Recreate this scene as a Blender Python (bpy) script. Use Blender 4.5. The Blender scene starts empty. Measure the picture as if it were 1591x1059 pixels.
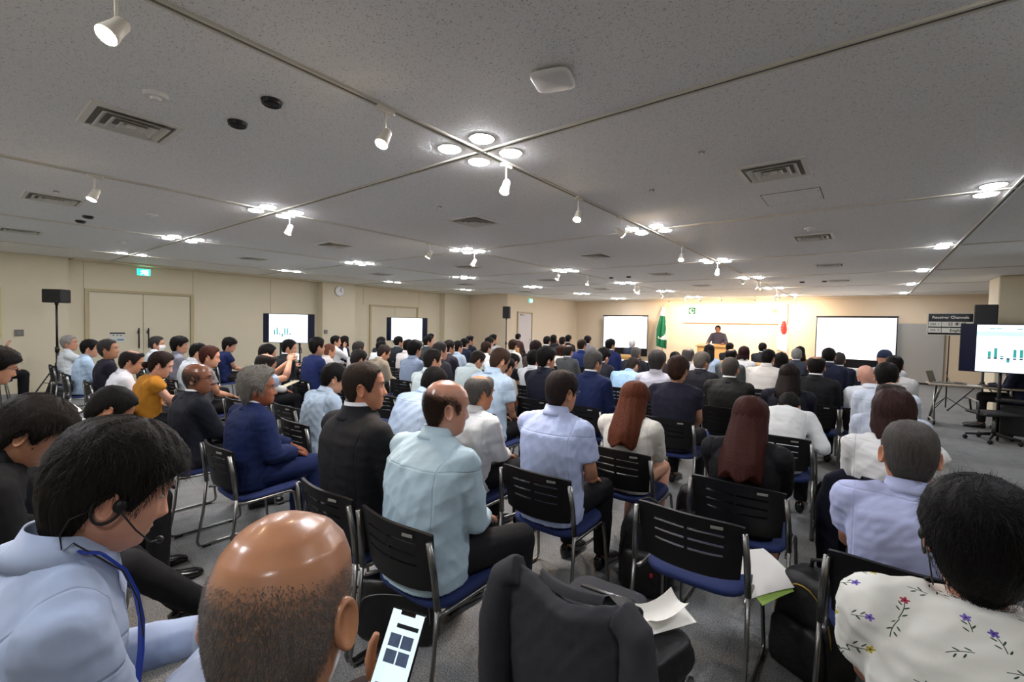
import bpy, math, random
import numpy as np
from mathutils import Vector, Matrix
PI = math.pi
sc = bpy.context.scene
col = sc.collection
# ------------------------------------------------------------------ camera
CAM_Z = 1.58          # eye height of the photographer, metres
F_PX = 706.0          # focal length in pixels of the 1591 x 1059 frame
R = np.array([[0.78509122, 0.03896604, -0.61815324],
              [0.61898916, -0.01390362, 0.78527645],
              [0.02200454, -0.9991438, -0.03503516]])   # camera axes (right, down, forward) -> room axes
def ray(px, py):
    return R @ np.array([px - 795.5, py - 529.5, F_PX])
def at_y(px, py, y):
    d = ray(px, py); return np.array([0, 0, CAM_Z]) + d * (y / d[1])
cd = bpy.data.cameras.new('camera'); cam = bpy.data.objects.new('camera', cd); col.objects.link(cam)
cd.sensor_width = 36.0; cd.sensor_fit = 'HORIZONTAL'; cd.lens = F_PX * 36.0 / 1591.0
cd.clip_start = 0.02; cd.clip_end = 100
m = Matrix(((R[0, 0], -R[0, 1], -R[0, 2], 0), (R[1, 0], -R[1, 1], -R[1, 2], 0), (R[2, 0], -R[2, 1], -R[2, 2], CAM_Z), (0, 0, 0, 1)))
cam.matrix_world = m
sc.camera = cam
# ------------------------------------------------------------------ world, exposure
w = bpy.data.worlds.new('world'); sc.world = w; w.use_nodes = True
w.node_tree.nodes['Background'].inputs[0].default_value = (0.6, 0.7, 0.8, 1)
w.node_tree.nodes['Background'].inputs[1].default_value = 0.15
vs = sc.view_settings
vs.view_transform = 'Standard'; vs.look = 'None'; vs.gamma = 1.0; vs.use_curve_mapping = False
vs.exposure = 1.88
sc.cycles.max_bounces = 6; sc.cycles.diffuse_bounces = 4; sc.cycles.glossy_bounces = 3
sc.cycles.sample_clamp_indirect = 6.0
DOWN_L = 52.0         # radiance of the round downlights
SPOT_L = 60.0         # radiance of the spot lamp faces
# ------------------------------------------------------------------ helpers
def lin(c):
    if isinstance(c, str):
        c = c.lstrip('#'); c = [int(c[i:i + 2], 16) / 255 for i in (0, 2, 4)]
    return tuple((x / 12.92 if x <= 0.04045 else ((x + 0.055) / 1.055) ** 2.4) for x in c)
MATS = {}
def mat(name, c=None, rough=0.6, metal=0.0, spec=0.5, noise=0.0, nscale=30.0, bump=0.0, bscale=60.0, emit=None, estr=0.0, stretch=None, coat=0.0, alpha=1.0):
    if name in MATS: return MATS[name]
    mt = bpy.data.materials.new(name); mt.use_nodes = True; MATS[name] = mt
    nt = mt.node_tree; N = nt.nodes; L = nt.links; b = N['Principled BSDF']
    rgb = lin(c) if c is not None else (0.5, 0.5, 0.5)
    b.inputs['Base Color'].default_value = (*rgb, 1); b.inputs['Roughness'].default_value = rough
    b.inputs['Metallic'].default_value = metal; b.inputs['Specular IOR Level'].default_value = spec
    if coat: b.inputs['Coat Weight'].default_value = coat; b.inputs['Coat Roughness'].default_value = 0.15
    if alpha < 1: b.inputs['Alpha'].default_value = alpha
    if emit is not None:
        b.inputs['Emission Color'].default_value = (*lin(emit), 1); b.inputs['Emission Strength'].default_value = estr
    if noise or bump:
        tc = N.new('ShaderNodeTexCoord'); mp = N.new('ShaderNodeMapping'); L.new(tc.outputs['Object'], mp.inputs[0])
        if stretch: mp.inputs['Scale'].default_value = stretch
    if noise:
        nz = N.new('ShaderNodeTexNoise'); nz.inputs['Scale'].default_value = nscale; nz.inputs['Detail'].default_value = 4
        L.new(mp.outputs[0], nz.inputs['Vector'])
        hs = N.new('ShaderNodeMix'); hs.data_type = 'RGBA'
        hs.inputs[6].default_value = (*[max(0, x * (1 - noise)) for x in rgb], 1); hs.inputs[7].default_value = (*[min(1, x * (1 + noise)) for x in rgb], 1)
        L.new(nz.outputs['Fac'], hs.inputs[0]); L.new(hs.outputs[2], b.inputs['Base Color'])
    if bump:
        n2 = N.new('ShaderNodeTexNoise'); n2.inputs['Scale'].default_value = bscale; n2.inputs['Detail'].default_value = 5
        L.new(mp.outputs[0], n2.inputs['Vector'])
        bp = N.new('ShaderNodeBump'); bp.inputs['Strength'].default_value = bump; bp.inputs['Distance'].default_value = 0.004
        L.new(n2.outputs['Fac'], bp.inputs['Height']); L.new(bp.outputs[0], b.inputs['Normal'])
    return mt
class MB:
    """collects shapes; build() links them as one mesh object"""
    def __init__(s): s.v = []; s.f = []; s.m = []; s.n = 0; s.mi = 0
    def add(s, V, F):
        V = np.asarray(V, float).reshape(-1, 3); s.v.append(V)
        for f in F: s.f.append(tuple(i + s.n for i in f)); s.m.append(s.mi)
        s.n += len(V); return s
    def loft(s, rings, cap=True, closed=True):
        k = len(rings[0]); V = np.concatenate([np.asarray(r, float) for r in rings]); F = []
        kk = k if closed else k - 1
        for i in range(len(rings) - 1):
            for j in range(kk):
                a = i * k + j; b = i * k + (j + 1) % k; F.append((a, b, b + k, a + k))
        if cap and closed:
            n = len(V); V = np.concatenate([V, [np.mean(rings[0], 0)], [np.mean(rings[-1], 0)]])
            l = (len(rings) - 1) * k
            for j in range(k):
                F.append((n, (j + 1) % k, j)); F.append((n + 1, l + j, l + (j + 1) % k))
        return s.add(V, F)
    def tube(s, pts, rad, seg=8, cap=True, squash=None):
        pts = [np.asarray(p, float) for p in pts]; n = len(pts)
        if np.isscalar(rad): rad = [rad] * n
        T = [pts[min(i + 1, n - 1)] - pts[max(i - 1, 0)] for i in range(n)]
        T = [t / (np.linalg.norm(t) + 1e-12) for t in T]
        u = np.cross(T[0], [0, 0, 1.0])
        if np.linalg.norm(u) < 1e-3: u = np.cross(T[0], [0, 1.0, 0])
        u /= np.linalg.norm(u); rings = []
        an = np.linspace(0, 2 * PI, seg, endpoint=False)
        for i in range(n):
            u = u - T[i] * (u @ T[i]); u /= np.linalg.norm(u) + 1e-12; v = np.cross(T[i], u)
            rings.append(pts[i] + rad[i] * (np.cos(an)[:, None] * u + np.sin(an)[:, None] * v))
        return s.loft(rings, cap)
    def box(s, c, d, rot=None, bevel=0.0):
        c = np.asarray(c, float); h = np.asarray(d, float) / 2
        if bevel:
            b = min(bevel, 0.45 * min(d)); V = []; F = []
            # chamfered box
            for sx in (-1, 1):
                for sy in (-1, 1):
                    for sz in (-1, 1):
                        V += [(sx * h[0], sy * (h[1] - b), sz * (h[2] - b)), (sx * (h[0] - b), sy * h[1], sz * (h[2] - b)), (sx * (h[0] - b), sy * (h[1] - b), sz * h[2])]
            V = np.array(V)
            def ix(sx, sy, sz, a): return ((sx > 0) * 4 + (sy > 0) * 2 + (sz > 0)) * 3 + a
            for a in range(3):
                for sg in (-1, 1):
                    q = []
                    for (p, r) in ((-1, -1), (1, -1), (1, 1), (-1, 1)):
                        t = [0, 0, 0]; t[a] = sg; t[(a + 1) % 3] = p; t[(a + 2) % 3] = r; q.append(ix(*t, a))
                    F.append(q if sg > 0 else q[::-1])
            for a in range(3):
                b1, b2 = (a + 1) % 3, (a + 2) % 3
                for p in (-1, 1):
                    for r in (-1, 1):
                        t0 = [0, 0, 0]; t0[b1] = p; t0[b2] = r; t1 = list(t0); t0[a] = -1; t1[a] = 1
                        q = [ix(*t0, b1), ix(*t1, b1), ix(*t1, b2), ix(*t0, b2)]
                        F.append(q if p * r > 0 else q[::-1])
            for sx in (-1, 1):
                for sy in (-1, 1):
                    for sz in (-1, 1):
                        q = [ix(sx, sy, sz, a) for a in range(3)]; F.append(q if sx * sy * sz > 0 else q[::-1])
        else:
            V = np.array([(x, y, z) for x in (-h[0], h[0]) for y in (-h[1], h[1]) for z in (-h[2], h[2])])
            F = [(0, 1, 3, 2), (4, 6, 7, 5), (0, 4, 5, 1), (2, 3, 7, 6), (0, 2, 6, 4), (1, 5, 7, 3)]
        if rot is not None: V = V @ np.asarray(rot).T
        return s.add(V + c, F)
    def disc(s, c, r, h, seg=24, r2=None):
        an = np.linspace(0, 2 * PI, seg, endpoint=False); c = np.asarray(c, float)
        ring = lambda q, z: c + np.stack([q * np.cos(an), q * np.sin(an), np.full(seg, z)], 1)
        return s.loft([ring(r, 0), ring(r if r2 is None else r2, h)])
    def ball(s, c, r, seg=12, rings=8, rot=None):
        c = np.asarray(c, float); r = np.asarray(r, float) * np.ones(3); an = np.linspace(0, 2 * PI, seg, endpoint=False)
        rs = []
        for k in range(1, rings):
            a = PI * k / rings; V = np.stack([np.sin(a) * np.cos(an), np.sin(a) * np.sin(an), np.full(seg, np.cos(a))], 1) * r
            if rot is not None: V = V @ np.asarray(rot).T
            rs.append(c + V)
        return s.loft(rs[::-1])
    def panel(s, fn, us, vs, skip=lambda i, j: False, th=0.01):
        """thick curved panel: fn(u,v)->point, cells (i,j) for which skip() are holes"""
        nu, nv = len(us), len(vs); A = np.array([[fn(u, v) for v in vs] for u in us])
        du = np.gradient(A, axis=0); dv = np.gradient(A, axis=1); nn = np.cross(du, dv); nn /= np.linalg.norm(nn, axis=2, keepdims=True) + 1e-12
        Bk = A - nn * th; V = np.concatenate([A.reshape(-1, 3), Bk.reshape(-1, 3)]); o = nu * nv; F = []
        cell = lambda i, j: 0 <= i < nu - 1 and 0 <= j < nv - 1 and not skip(i, j)
        for i in range(nu - 1):
            for j in range(nv - 1):
                if not cell(i, j): continue
                a, b, c2, d = i * nv + j, (i + 1) * nv + j, (i + 1) * nv + j + 1, i * nv + j + 1
                F += [(a, b, c2, d), (a + o, d + o, c2 + o, b + o)]
                for (p, q, ni, nj) in ((a, b, i, j - 1), (b, c2, i + 1, j), (c2, d, i, j + 1), (d, a, i - 1, j)):
                    if not cell(ni, nj): F.append((q, p, p + o, q + o))
        return s.add(V, F)
    def mesh(s, name, mats=(), smooth=True):
        me = bpy.data.meshes.new(name); V = np.concatenate(s.v) if s.v else np.zeros((0, 3))
        me.from_pydata(V.tolist(), [], s.f)
        for mt in mats: me.materials.append(mt)
        if len(mats) > 1: me.polygons.foreach_set('material_index', s.m)
        me.polygons.foreach_set('use_smooth', [smooth] * len(me.polygons)); me.update(); return me
    def build(s, name, mt, parent=None, smooth=False, **k):
        mats = mt if isinstance(mt, (list, tuple)) else [mt]
        return link(name, s.mesh(name, mats, smooth), parent, **k)
def link(name, data, parent=None, loc=None, rz=None, label=None, cat=None, group=None, kind=None):
    o = bpy.data.objects.new(name, data); col.objects.link(o)
    if parent is not None: o.parent = parent
    if loc is not None: o.location = loc
    if rz is not None: o.rotation_euler = (0, 0, rz)
    if label: o['label'] = label
    if cat: o['category'] = cat
    if group: o['group'] = group
    if kind: o['kind'] = kind
    return o
def thing(name, label, cat, loc=(0, 0, 0), rz=0.0, group=None):
    return link(name, None, None, loc, rz, label, cat, group)
def autosmooth(o, ang=0.6):
    me = o.data
    me.polygons.foreach_set('use_smooth', [True] * len(me.polygons))
    me.set_sharp_from_angle(angle=ang)
def rotz(a): c, s_ = math.cos(a), math.sin(a); return np.array([[c, -s_, 0], [s_, c, 0], [0, 0, 1.0]])
def rotx(a): c, s_ = math.cos(a), math.sin(a); return np.array([[1.0, 0, 0], [0, c, -s_], [0, s_, c]])
def roty(a): c, s_ = math.cos(a), math.sin(a); return np.array([[c, 0, s_], [0, 1.0, 0], [-s_, 0, c]])
ORD = ['first', 'second', 'third', 'fourth', 'fifth', 'sixth', 'seventh', 'eighth', 'ninth', 'tenth', 'eleventh', 'twelfth']
# ================================================================== the room
CEIL = 2.79; LX = -13.4; BY = 19.1; RX = 5.2; NY = -3.6; EY = 13.75; PX_ = -11.1
def ceiling_mat():
    mt = bpy.data.materials.new('mineral_fibre_ceiling'); mt.use_nodes = True; nt = mt.node_tree; N = nt.nodes; L = nt.links; b = N['Principled BSDF']
    tc = N.new('ShaderNodeTexCoord'); n1 = N.new('ShaderNodeTexNoise'); n1.inputs['Scale'].default_value = 120; n1.inputs['Detail'].default_value = 2.5; n1.inputs['Distortion'].default_value = 1.2
    L.new(tc.outputs['Object'], n1.inputs['Vector'])
    r = N.new('ShaderNodeValToRGB'); r.color_ramp.elements[0].position = 0.335; r.color_ramp.elements[1].position = 0.405
    r.color_ramp.elements[0].color = (0.45, 0.45, 0.44, 1); r.color_ramp.elements[1].color = (0.905, 0.91, 0.895, 1)
    L.new(n1.outputs['Fac'], r.inputs[0]); L.new(r.outputs[0], b.inputs['Base Color'])
    b.inputs['Roughness'].default_value = 0.75; b.inputs['Specular IOR Level'].default_value = 0.25
    bp = N.new('ShaderNodeBump'); bp.inputs['Strength'].default_value = 0.5; bp.inputs['Distance'].default_value = 0.004
    L.new(n1.outputs['Fac'], bp.inputs['Height']); L.new(bp.outputs[0], b.inputs['Normal']); return mt
def carpet_mat():
    mt = bpy.data.materials.new('grey_carpet_tile'); mt.use_nodes = True; nt = mt.node_tree; N = nt.nodes; L = nt.links; b = N['Principled BSDF']
    tc = N.new('ShaderNodeTexCoord'); n1 = N.new('ShaderNodeTexNoise'); n1.inputs['Scale'].default_value = 150; n1.inputs['Detail'].default_value = 3
    L.new(tc.outputs['Object'], n1.inputs['Vector'])
    r = N.new('ShaderNodeValToRGB'); e = r.color_ramp.elements; e[0].position = 0.3; e[1].position = 0.72
    e[0].color = (0.10, 0.103, 0.103, 1); e[1].color = (0.42, 0.425, 0.42, 1)
    L.new(n1.outputs['Fac'], r.inputs[0])
    n2 = N.new('ShaderNodeTexNoise'); n2.inputs['Scale'].default_value = 9; n2.inputs['Detail'].default_value = 4; L.new(tc.outputs['Object'], n2.inputs['Vector'])
    mx = N.new('ShaderNodeMix'); mx.data_type = 'RGBA'; mx.blend_type = 'MULTIPLY'; mx.inputs[0].default_value = 1
    r2 = N.new('ShaderNodeValToRGB'); r2.color_ramp.elements[0].color = (0.8, 0.8, 0.8, 1); r2.color_ramp.elements[0].position = 0.3; r2.color_ramp.elements[1].position = 0.7
    L.new(n2.outputs['Fac'], r2.inputs[0]); L.new(r.outputs[0], mx.inputs[6]); L.new(r2.outputs[0], mx.inputs[7])
    # seams of the half-metre carpet tiles
    br = N.new('ShaderNodeTexBrick'); br.offset = 0; br.inputs['Scale'].default_value = 1; br.inputs['Mortar Size'].default_value = 0.004; br.inputs['Mortar Smooth'].default_value = 0.3
    br.inputs['Brick Width'].default_value = 0.5; br.inputs['Row Height'].default_value = 0.5
    br.inputs['Color1'].default_value = (1, 1, 1, 1); br.inputs['Color2'].default_value = (0.93, 0.94, 0.94, 1); br.inputs['Mortar'].default_value = (0.8, 0.8, 0.8, 1)
    L.new(tc.outputs['Object'], br.inputs['Vector'])
    m3 = N.new('ShaderNodeMix'); m3.data_type = 'RGBA'; m3.blend_type = 'MULTIPLY'; m3.inputs[0].default_value = 1
    L.new(mx.outputs[2], m3.inputs[6]); L.new(br.outputs['Color'], m3.inputs[7]); L.new(m3.outputs[2], b.inputs['Base Color'])
    b.inputs['Roughness'].default_value = 0.95; b.inputs['Specular IOR Level'].default_value = 0.15
    bp = N.new('ShaderNodeBump'); bp.inputs['Strength'].default_value = 0.6; bp.inputs['Distance'].default_value = 0.005
    L.new(n1.outputs['Fac'], bp.inputs['Height']); L.new(bp.outputs[0], b.inputs['Normal']); return mt
M_CEIL = ceiling_mat(); M_CARPET = carpet_mat()
M_WALL = mat('cream_wall_paint', '#d9cfb4', 0.7, noise=0.03, nscale=3, bump=0.05, bscale=200)
M_WALLF = mat('warm_front_wall', '#dccbb0', 0.65, noise=0.03, nscale=3)
M_DOOR = mat('cream_door_paint', '#d6cdb2', 0.5, noise=0.02, nscale=4)
M_DOORP = mat('pale_lilac_door', '#cfc6c2', 0.5, noise=0.02)
M_FRAME = mat('door_frame_tan', '#b9aa84', 0.5)
M_BASE = mat('dark_skirting', '#3a3835', 0.6)
M_RAILW = mat('white_track', '#d8d4c6', 0.4); M_RAILD = mat('dark_groove', '#2a2926', 0.6)
M_STEEL = mat('brushed_steel', '#8f8f8c', 0.32, metal=1.0)
M_BLACK = mat('black_plastic', '#141416', 0.45, noise=0.1)
M_DKMET = mat('dark_metal', '#2b2b2d', 0.4, metal=0.6)
M_WHITE = mat('white_plastic', '#e9e8e4', 0.4)
S = 'structure'
MB().box(((LX + RX) / 2, (NY + BY) / 2, -0.05), (RX - LX + 1, BY - NY + 1, 0.1)).build('floor', M_CARPET, kind=S)
MB().box(((LX + RX) / 2, (NY + BY) / 2, CEIL + 0.05), (RX - LX + 1, BY - NY + 1, 0.1)).build('ceiling', M_CEIL, kind=S)
H2 = CEIL / 2
wl = MB().box((LX - 0.1, (NY + EY) / 2, H2), (0.2, EY - NY, CEIL)); wl.box((LX + 0.15, 7.85, H2), (0.3, 1.1, CEIL)); wl.box((LX + 0.15, (12.35 + EY) / 2, H2), (0.3, EY - 12.35, CEIL)); wl.box((LX + 0.06, 0.15, H2), (0.12, 3.2, CEIL))
wl.build('wall_left', M_WALL, kind=S)
wa = MB().box(((LX + PX_) / 2, EY + 0.1, H2), (PX_ - LX, 0.2, CEIL)); wa.box((PX_ - 0.1, (EY + BY) / 2 + 0.1, H2), (0.2, BY - EY - 0.2, CEIL))
wa.build('wall_alcove', M_WALLF, kind=S)
MB().box(((PX_ + RX) / 2, BY + 0.1, H2), (RX - PX_ + 0.4, 0.2, CEIL)).build('wall_front', M_WALLF, kind=S)
MB().box((RX + 0.1, (NY + BY) / 2, H2), (0.2, BY - NY, CEIL)).build('wall_right', M_WALL, kind=S)
MB().box(((LX + RX) / 2, NY - 0.1, H2), (RX - LX, 0.2, CEIL)).build('wall_rear', M_WALL, kind=S)
MB().box((2.5, 13.75, H2), (1.0, 1.0, CEIL), bevel=0.015).build('wall_pillar', M_WALL, kind=S)
bb = MB().box((LX + 0.008, 4.7, 0.04), (0.016, 5.2, 0.08)); bb.box((LX + 0.008, 10.4, 0.04), (0.016, 3.9, 0.08)); bb.build('baseboard_left', M_BASE, kind=S)
MB().box(((PX_ + RX) / 2, BY - 0.01, 0.05), (RX - PX_, 0.02, 0.1)).build('baseboard_front', M_BASE, kind=S)
MB().box((PX_ + 0.01, (EY + BY) / 2 + .1, 0.04), (0.02, BY - EY - .3, 0.08)).build('baseboard_alcove', M_BASE, kind=S)
MB().box((LX + 0.17, (1.8 + 12.3) / 2, CEIL - 0.02), (0.34, 10.5, 0.04)).build('trim_1', M_WALL, kind=S)
MB().box(((PX_ + RX) / 2, BY - 0.06, CEIL - 0.03), (RX - PX_, 0.12, 0.06)).build('trim_2', M_WALLF, kind=S)
# wall panel joints (thin recess strips)
def strip_y(n, x, y, z0, z1, w=0.012): return MB().box((x, y, (z0 + z1) / 2), (0.004, w, z1 - z0)).build(n, M_FRAME, kind=S)
for y in (2.0, 4.02, 5.9, 8.9, 11.3): strip_y('trim_3', LX + 0.002, y, 2.15 if y < 4.1 or y > 8 else 0.1, CEIL - .05)
# ---- doors
def double_door(n, x, y0, y1, zt, handles, sign=False):
    r = link(n, None, None, (x, (y0 + y1) / 2, 0), kind=S); h = (y1 - y0) / 2
    f = MB().box((0.02, -h - 0.03, zt / 2), (0.07, 0.06, zt)); f.box((0.02, h + 0.03, zt / 2), (0.07, 0.06, zt)); f.box((0.02, 0, zt + 0.03), (0.07, 2 * h + 0.12, 0.06)); f.build('door_frame', M_FRAME, r)
    for s_ in (-1, 1):
        lf = MB().box((0.01, s_ * h / 2, zt / 2), (0.03, h - 0.012, zt - 0.01), bevel=0.003).build('door_leaf', M_DOOR, r)
        if handles:
            k = MB().tube([(0.075, s_ * 0.09, 0.85), (0.075, s_ * 0.09, 1.32)], 0.014, 8); k.tube([(0.02, s_ * 0.09, 0.92), (0.075, s_ * 0.09, 0.92)], 0.01, 6); k.tube([(0.02, s_ * 0.09, 1.26), (0.075, s_ * 0.09, 1.26)], 0.01, 6)
            k.build('door_handle', M_DKMET, lf, smooth=True)
            MB().box((0.029, s_ * 0.09, 1.22), (0.008, 0.05, 0.07), bevel=0.003).build('lock_plate', M_STEEL, lf)
    return r
double_door('door_1', LX, 2.07, 3.96, 2.11, True)
double_door('door_2', LX, 9.2, 11.18, 2.11, True)
y0 = 14.05; y1 = 15.5
d3 = link('door_3', None, None, (PX_, 14.9, 0), kind=S)
f = MB().box((0.02, -0.48, 1.04), (0.06, 0.05, 2.08)); f.box((0.02, 0.48, 1.04), (0.06, 0.05, 2.08)); f.box((0.02, 0, 2.1), (0.06, 1.01, 0.05)); f.build('door_frame', M_FRAME, d3)
lf = MB().box((0.01, 0, 1.03), (0.03, 0.9, 2.05), bevel=0.003).build('door_leaf', M_DOORP, d3)
MB().tube([(0.03, 0.38, 1.0), (0.07, 0.38, 1.0), (0.07, 0.27, 1.0)], 0.009, 6).build('door_handle', M_STEEL, lf, smooth=True)
MB().box((0.045, -0.2, 2.0), (0.05, 0.22, 0.05), bevel=.005).build('door_closer', M_STEEL, lf)
# ---- ceiling track grid: white rails with a dark slot
TX = [0.883, -2.184, -5.25, -8.32, -11.38]; TY = [2.39, 5.455, 8.52, 11.59, 14.65, 17.72]
k = 4
def rail(a, b_, wdt=0.05):
    global k
    c = ((a[0] + b_[0]) / 2, (a[1] + b_[1]) / 2); d = (abs(b_[0] - a[0]) + wdt, abs(b_[1] - a[1]) + wdt)
    r = link('trim_%d' % k, None, None, (0, 0, 0), kind=S); k += 1
    along_y = d[1] > d[0]
    for s_ in (-1, 1):
        off = (s_ * wdt * 0.34, 0) if along_y else (0, s_ * wdt * 0.34)
        dd = (wdt * 0.32, d[1], 0.014) if along_y else (d[0], wdt * 0.32, 0.012)
        MB().box((c[0] + off[0], c[1] + off[1], CEIL - dd[2] / 2 + .001), dd).build('rail', M_RAILW, r)
    MB().box((c[0], c[1], CEIL - 0.003), (wdt * .36, d[1], 0.005) if along_y else (d[0], wdt * .36, 0.0055)).build('slot', M_RAILD, r)
for x in TX: rail((x, NY), (x, BY - .15))
for y in [-0.67] + TY: rail((LX + .35, y), (RX, y))
# ---- downlights at the crossings
M_DISC = mat('downlight_glow', '#ffffff', emit='#f8f8ff', estr=DOWN_L); M_RING = mat('downlight_ring', '#dcd9d0', 0.4)
dl_ring = MB(); an = np.linspace(0, 2 * PI, 28, endpoint=False)
rg = lambda r_, z: np.stack([r_ * np.cos(an), r_ * np.sin(an), np.full(28, z)], 1)
dl_ring.loft([rg(0.074, 0.0), rg(0.074, -0.005), rg(0.086, -0.006), rg(0.088, 0.0)], cap=False); RING_ME = dl_ring.mesh('ring', [M_RING])
dd = MB(); dd.loft([rg(0.0745, -0.003), rg(0.072, -0.010), rg(0.055, -0.015), rg(0.03, -0.017)]); DISC_ME = dd.mesh('lamp_disc', [M_DISC])
CN = ['rightmost', 'central', 'centre-left', 'second leftmost', 'leftmost']
PN = {(-1, -1): 'near left', (1, -1): 'near right', (-1, 1): 'far left', (1, 1): 'far right'}
for ci, x in enumerate(TX):
    for ri, y in enumerate([-0.67] + TY):
        for (sx, sy) in PN:
            if ci == 0 and sx > 0: continue
            if ci == 4 and sx < 0: continue
            dx = 0.15
            r = thing('downlight', '%s round glowing downlight, %s track, %s crossing from the camera end' % (PN[(sx, sy)], CN[ci], ORD[ri]), 'ceiling light', (x + sx * dx, y - 0.02 + sy * 0.15, CEIL), group='round downlights at the track crossings')
            link('ring', RING_ME, r); link('lamp_disc', DISC_ME, r)
# ---- track spotlights
M_SPOTB = mat('spot_white', '#e6e0d2', 0.35); M_BULB = mat('spot_glow', '#ffffff', emit='#ffe2bd', estr=SPOT_L)
def spot(x, y, dirv, desc, power=60, drop=0.14, blend=0.5, cone=1.1):
    d = np.array(dirv, float); d /= np.linalg.norm(d)
    r = thing('track_spotlight', desc, 'spotlight', (x, y, CEIL), group='spotlights hung from the ceiling tracks')
    MB().box((0, 0, -0.022), (0.035, 0.11, 0.03), bevel=0.006).build('adapter', M_SPOTB, r)
    MB().tube([(0, 0, -0.03), (0, 0, -drop)], 0.006, 8).build('stem', M_SPOTB, r, smooth=True)
    c = np.array([0, 0, -drop - 0.03]); h = MB(); a = c - d * 0.05; 
    h.tube([a, a + d * 0.015, a + d * 0.05, c + d * 0.055, c + d * 0.058], [0.018, 0.027, 0.029, 0.037, 0.034], 16); ho = h.build('lamp_head', M_SPOTB, r, smooth=True)
    MB().tube([c + d * 0.0585, c + d * 0.062], [0.034, 0.03], 16).build('lamp_face', M_BULB, ho)
    ld = bpy.data.lights.new('spot_beam', 'SPOT'); ld.energy = power; ld.color = lin('#ffdcb8'); ld.spot_size = cone; ld.spot_blend = blend; ld.shadow_soft_size = 0.04
    lo = link('spot_beam', ld, ho); lo.location = tuple(c + d * 0.08); lo.rotation_euler = Vector(d).to_track_quat('-Z', 'Y').to_euler()
fw = (0.1, -0.75, -0.75)
for i, (y, dv) in enumerate([(0.42, (0.3, -.6, -.9)), (1.58, (.1, -.5, -.9)), (2.66, (.05, -.4, -.9)), (3.73, (.1, -.5, -.9)), (4.62, (.5, .6, -.6)), (6.69, (.1, -.5, -.9)), (8.66, (.05, -.5, -.9)), (10.6, (.2, .7, -.6))]):
    spot(-2.184, y, dv, '%s white spotlight from the camera on the central ceiling track' % ORD[i], power=14)
for i, (y, dv) in enumerate([(0.86, (.1, -.4, -.9)), (2.52, (-.1, -.3, -.9)), (4.62, (-.5, -.2, -.8)), (5.6, (-.2, -.4, -.9)), (8.2, (-.2, -.4, -.9)), (9.5, (-.1, -.4, -.9)), (12.2, (.2, .7, -.7)), (12.5, (-.2, -.5, -.8)), (14.3, (.1, .6, -.8))]):
    spot(-5.25, y, dv, '%s white spotlight from the camera on the centre-left ceiling track' % ORD[i], power=14)
STG = [(-5.6, 17.72, (-.1, .8, -.5)), (-5.05, 17.72, (.2, .8, -.5)), (-4.3, 17.72, (0.1, .8, -.5)), (-3.2, 17.72, (0, .8, -.5)), (-2.55, 17.72, (-.2, .8, -.5)), (-2.0, 17.72, (.1, .8, -.5)), (-6.2, 17.72, (-.3, .8, -.5))]
for i, (x, y, dv) in enumerate(STG): spot(x, y, dv, '%s spotlight from the left in the row lighting the stage wall' % ORD[i], power=30, cone=1.7, blend=0.8, drop=.1)
STG2 = [(-2.184, 12.3, (-.35, .75, -.4)), (-2.184, 12.7, (0.1, .8, -.35)), (-2.184, 15.2, (-.5, .7, -.4)), (-2.184, 15.6, (.1, .8, -.4))]
for i, (x, y, dv) in enumerate(STG2): spot(x, y, dv, '%s of the bright spotlights clustered near the stage end, central track' % ORD[i], power=36, cone=1.3, drop=.16)
# ---- air vents in the cell centres
M_VENT = mat('vent_metal', '#dddbd2', 0.45); M_VENTD = mat('vent_dark', '#86847e', 0.8)
def sqring(mb, a, b2, z0, z1):
    q = lambda h, z: [(-h, -h, z), (h, -h, z), (h, h, z), (-h, h, z)]
    mb.loft([q(a, z0), q(b2, z1), q(b2 - 0.006, z1), q(a - 0.006, z0), q(a, z0)], cap=False)
VB = MB().box((0, 0, -0.002), (0.40, 0.40, 0.004)).mesh('vent_backing', [M_VENTD], False)
vf = MB(); sqring(vf, 0.225, 0.222, 0, -0.012)
q = lambda h, z: [(-h, -h, z), (h, -h, z), (h, h, z), (-h, h, z)]
vf.loft([q(0.222, -0.012), q(0.19, -0.014), q(0.19, 0.0)], cap=False); VF = vf.mesh('vent_frame', [M_VENT], False)
VL = []
for a in (0.165, 0.115, 0.065):
    v_ = MB(); sqring(v_, a - 0.028, a, -0.004, -0.026); VL.append(v_.mesh('louvre', [M_VENT], False))
VC = MB().box((0, 0, -0.018), (0.05, 0.05, 0.006)).mesh('vent_centre', [M_VENT], False)
vn = {-0.62: 'right', -3.7: 'middle', -6.72: 'left of middle', -9.72: 'far left'}
for x in (-0.62, -3.7, -6.72, -9.72):
    for i, y in enumerate((0.78, 3.94, 6.96, 10.0, 13.1)):
        if x == -0.62 and y < 1: continue
        r = thing('air_vent', 'square louvred ceiling vent, %s column, %s from the camera end' % (vn[x], ORD[i]), 'air vent', (x, y, CEIL), group='square ceiling vents')
        link('vent_backing', VB, r); link('vent_frame', VF, r); link('vent_centre', VC, r)
        for v_ in VL: link('louvre', v_, r)
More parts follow.
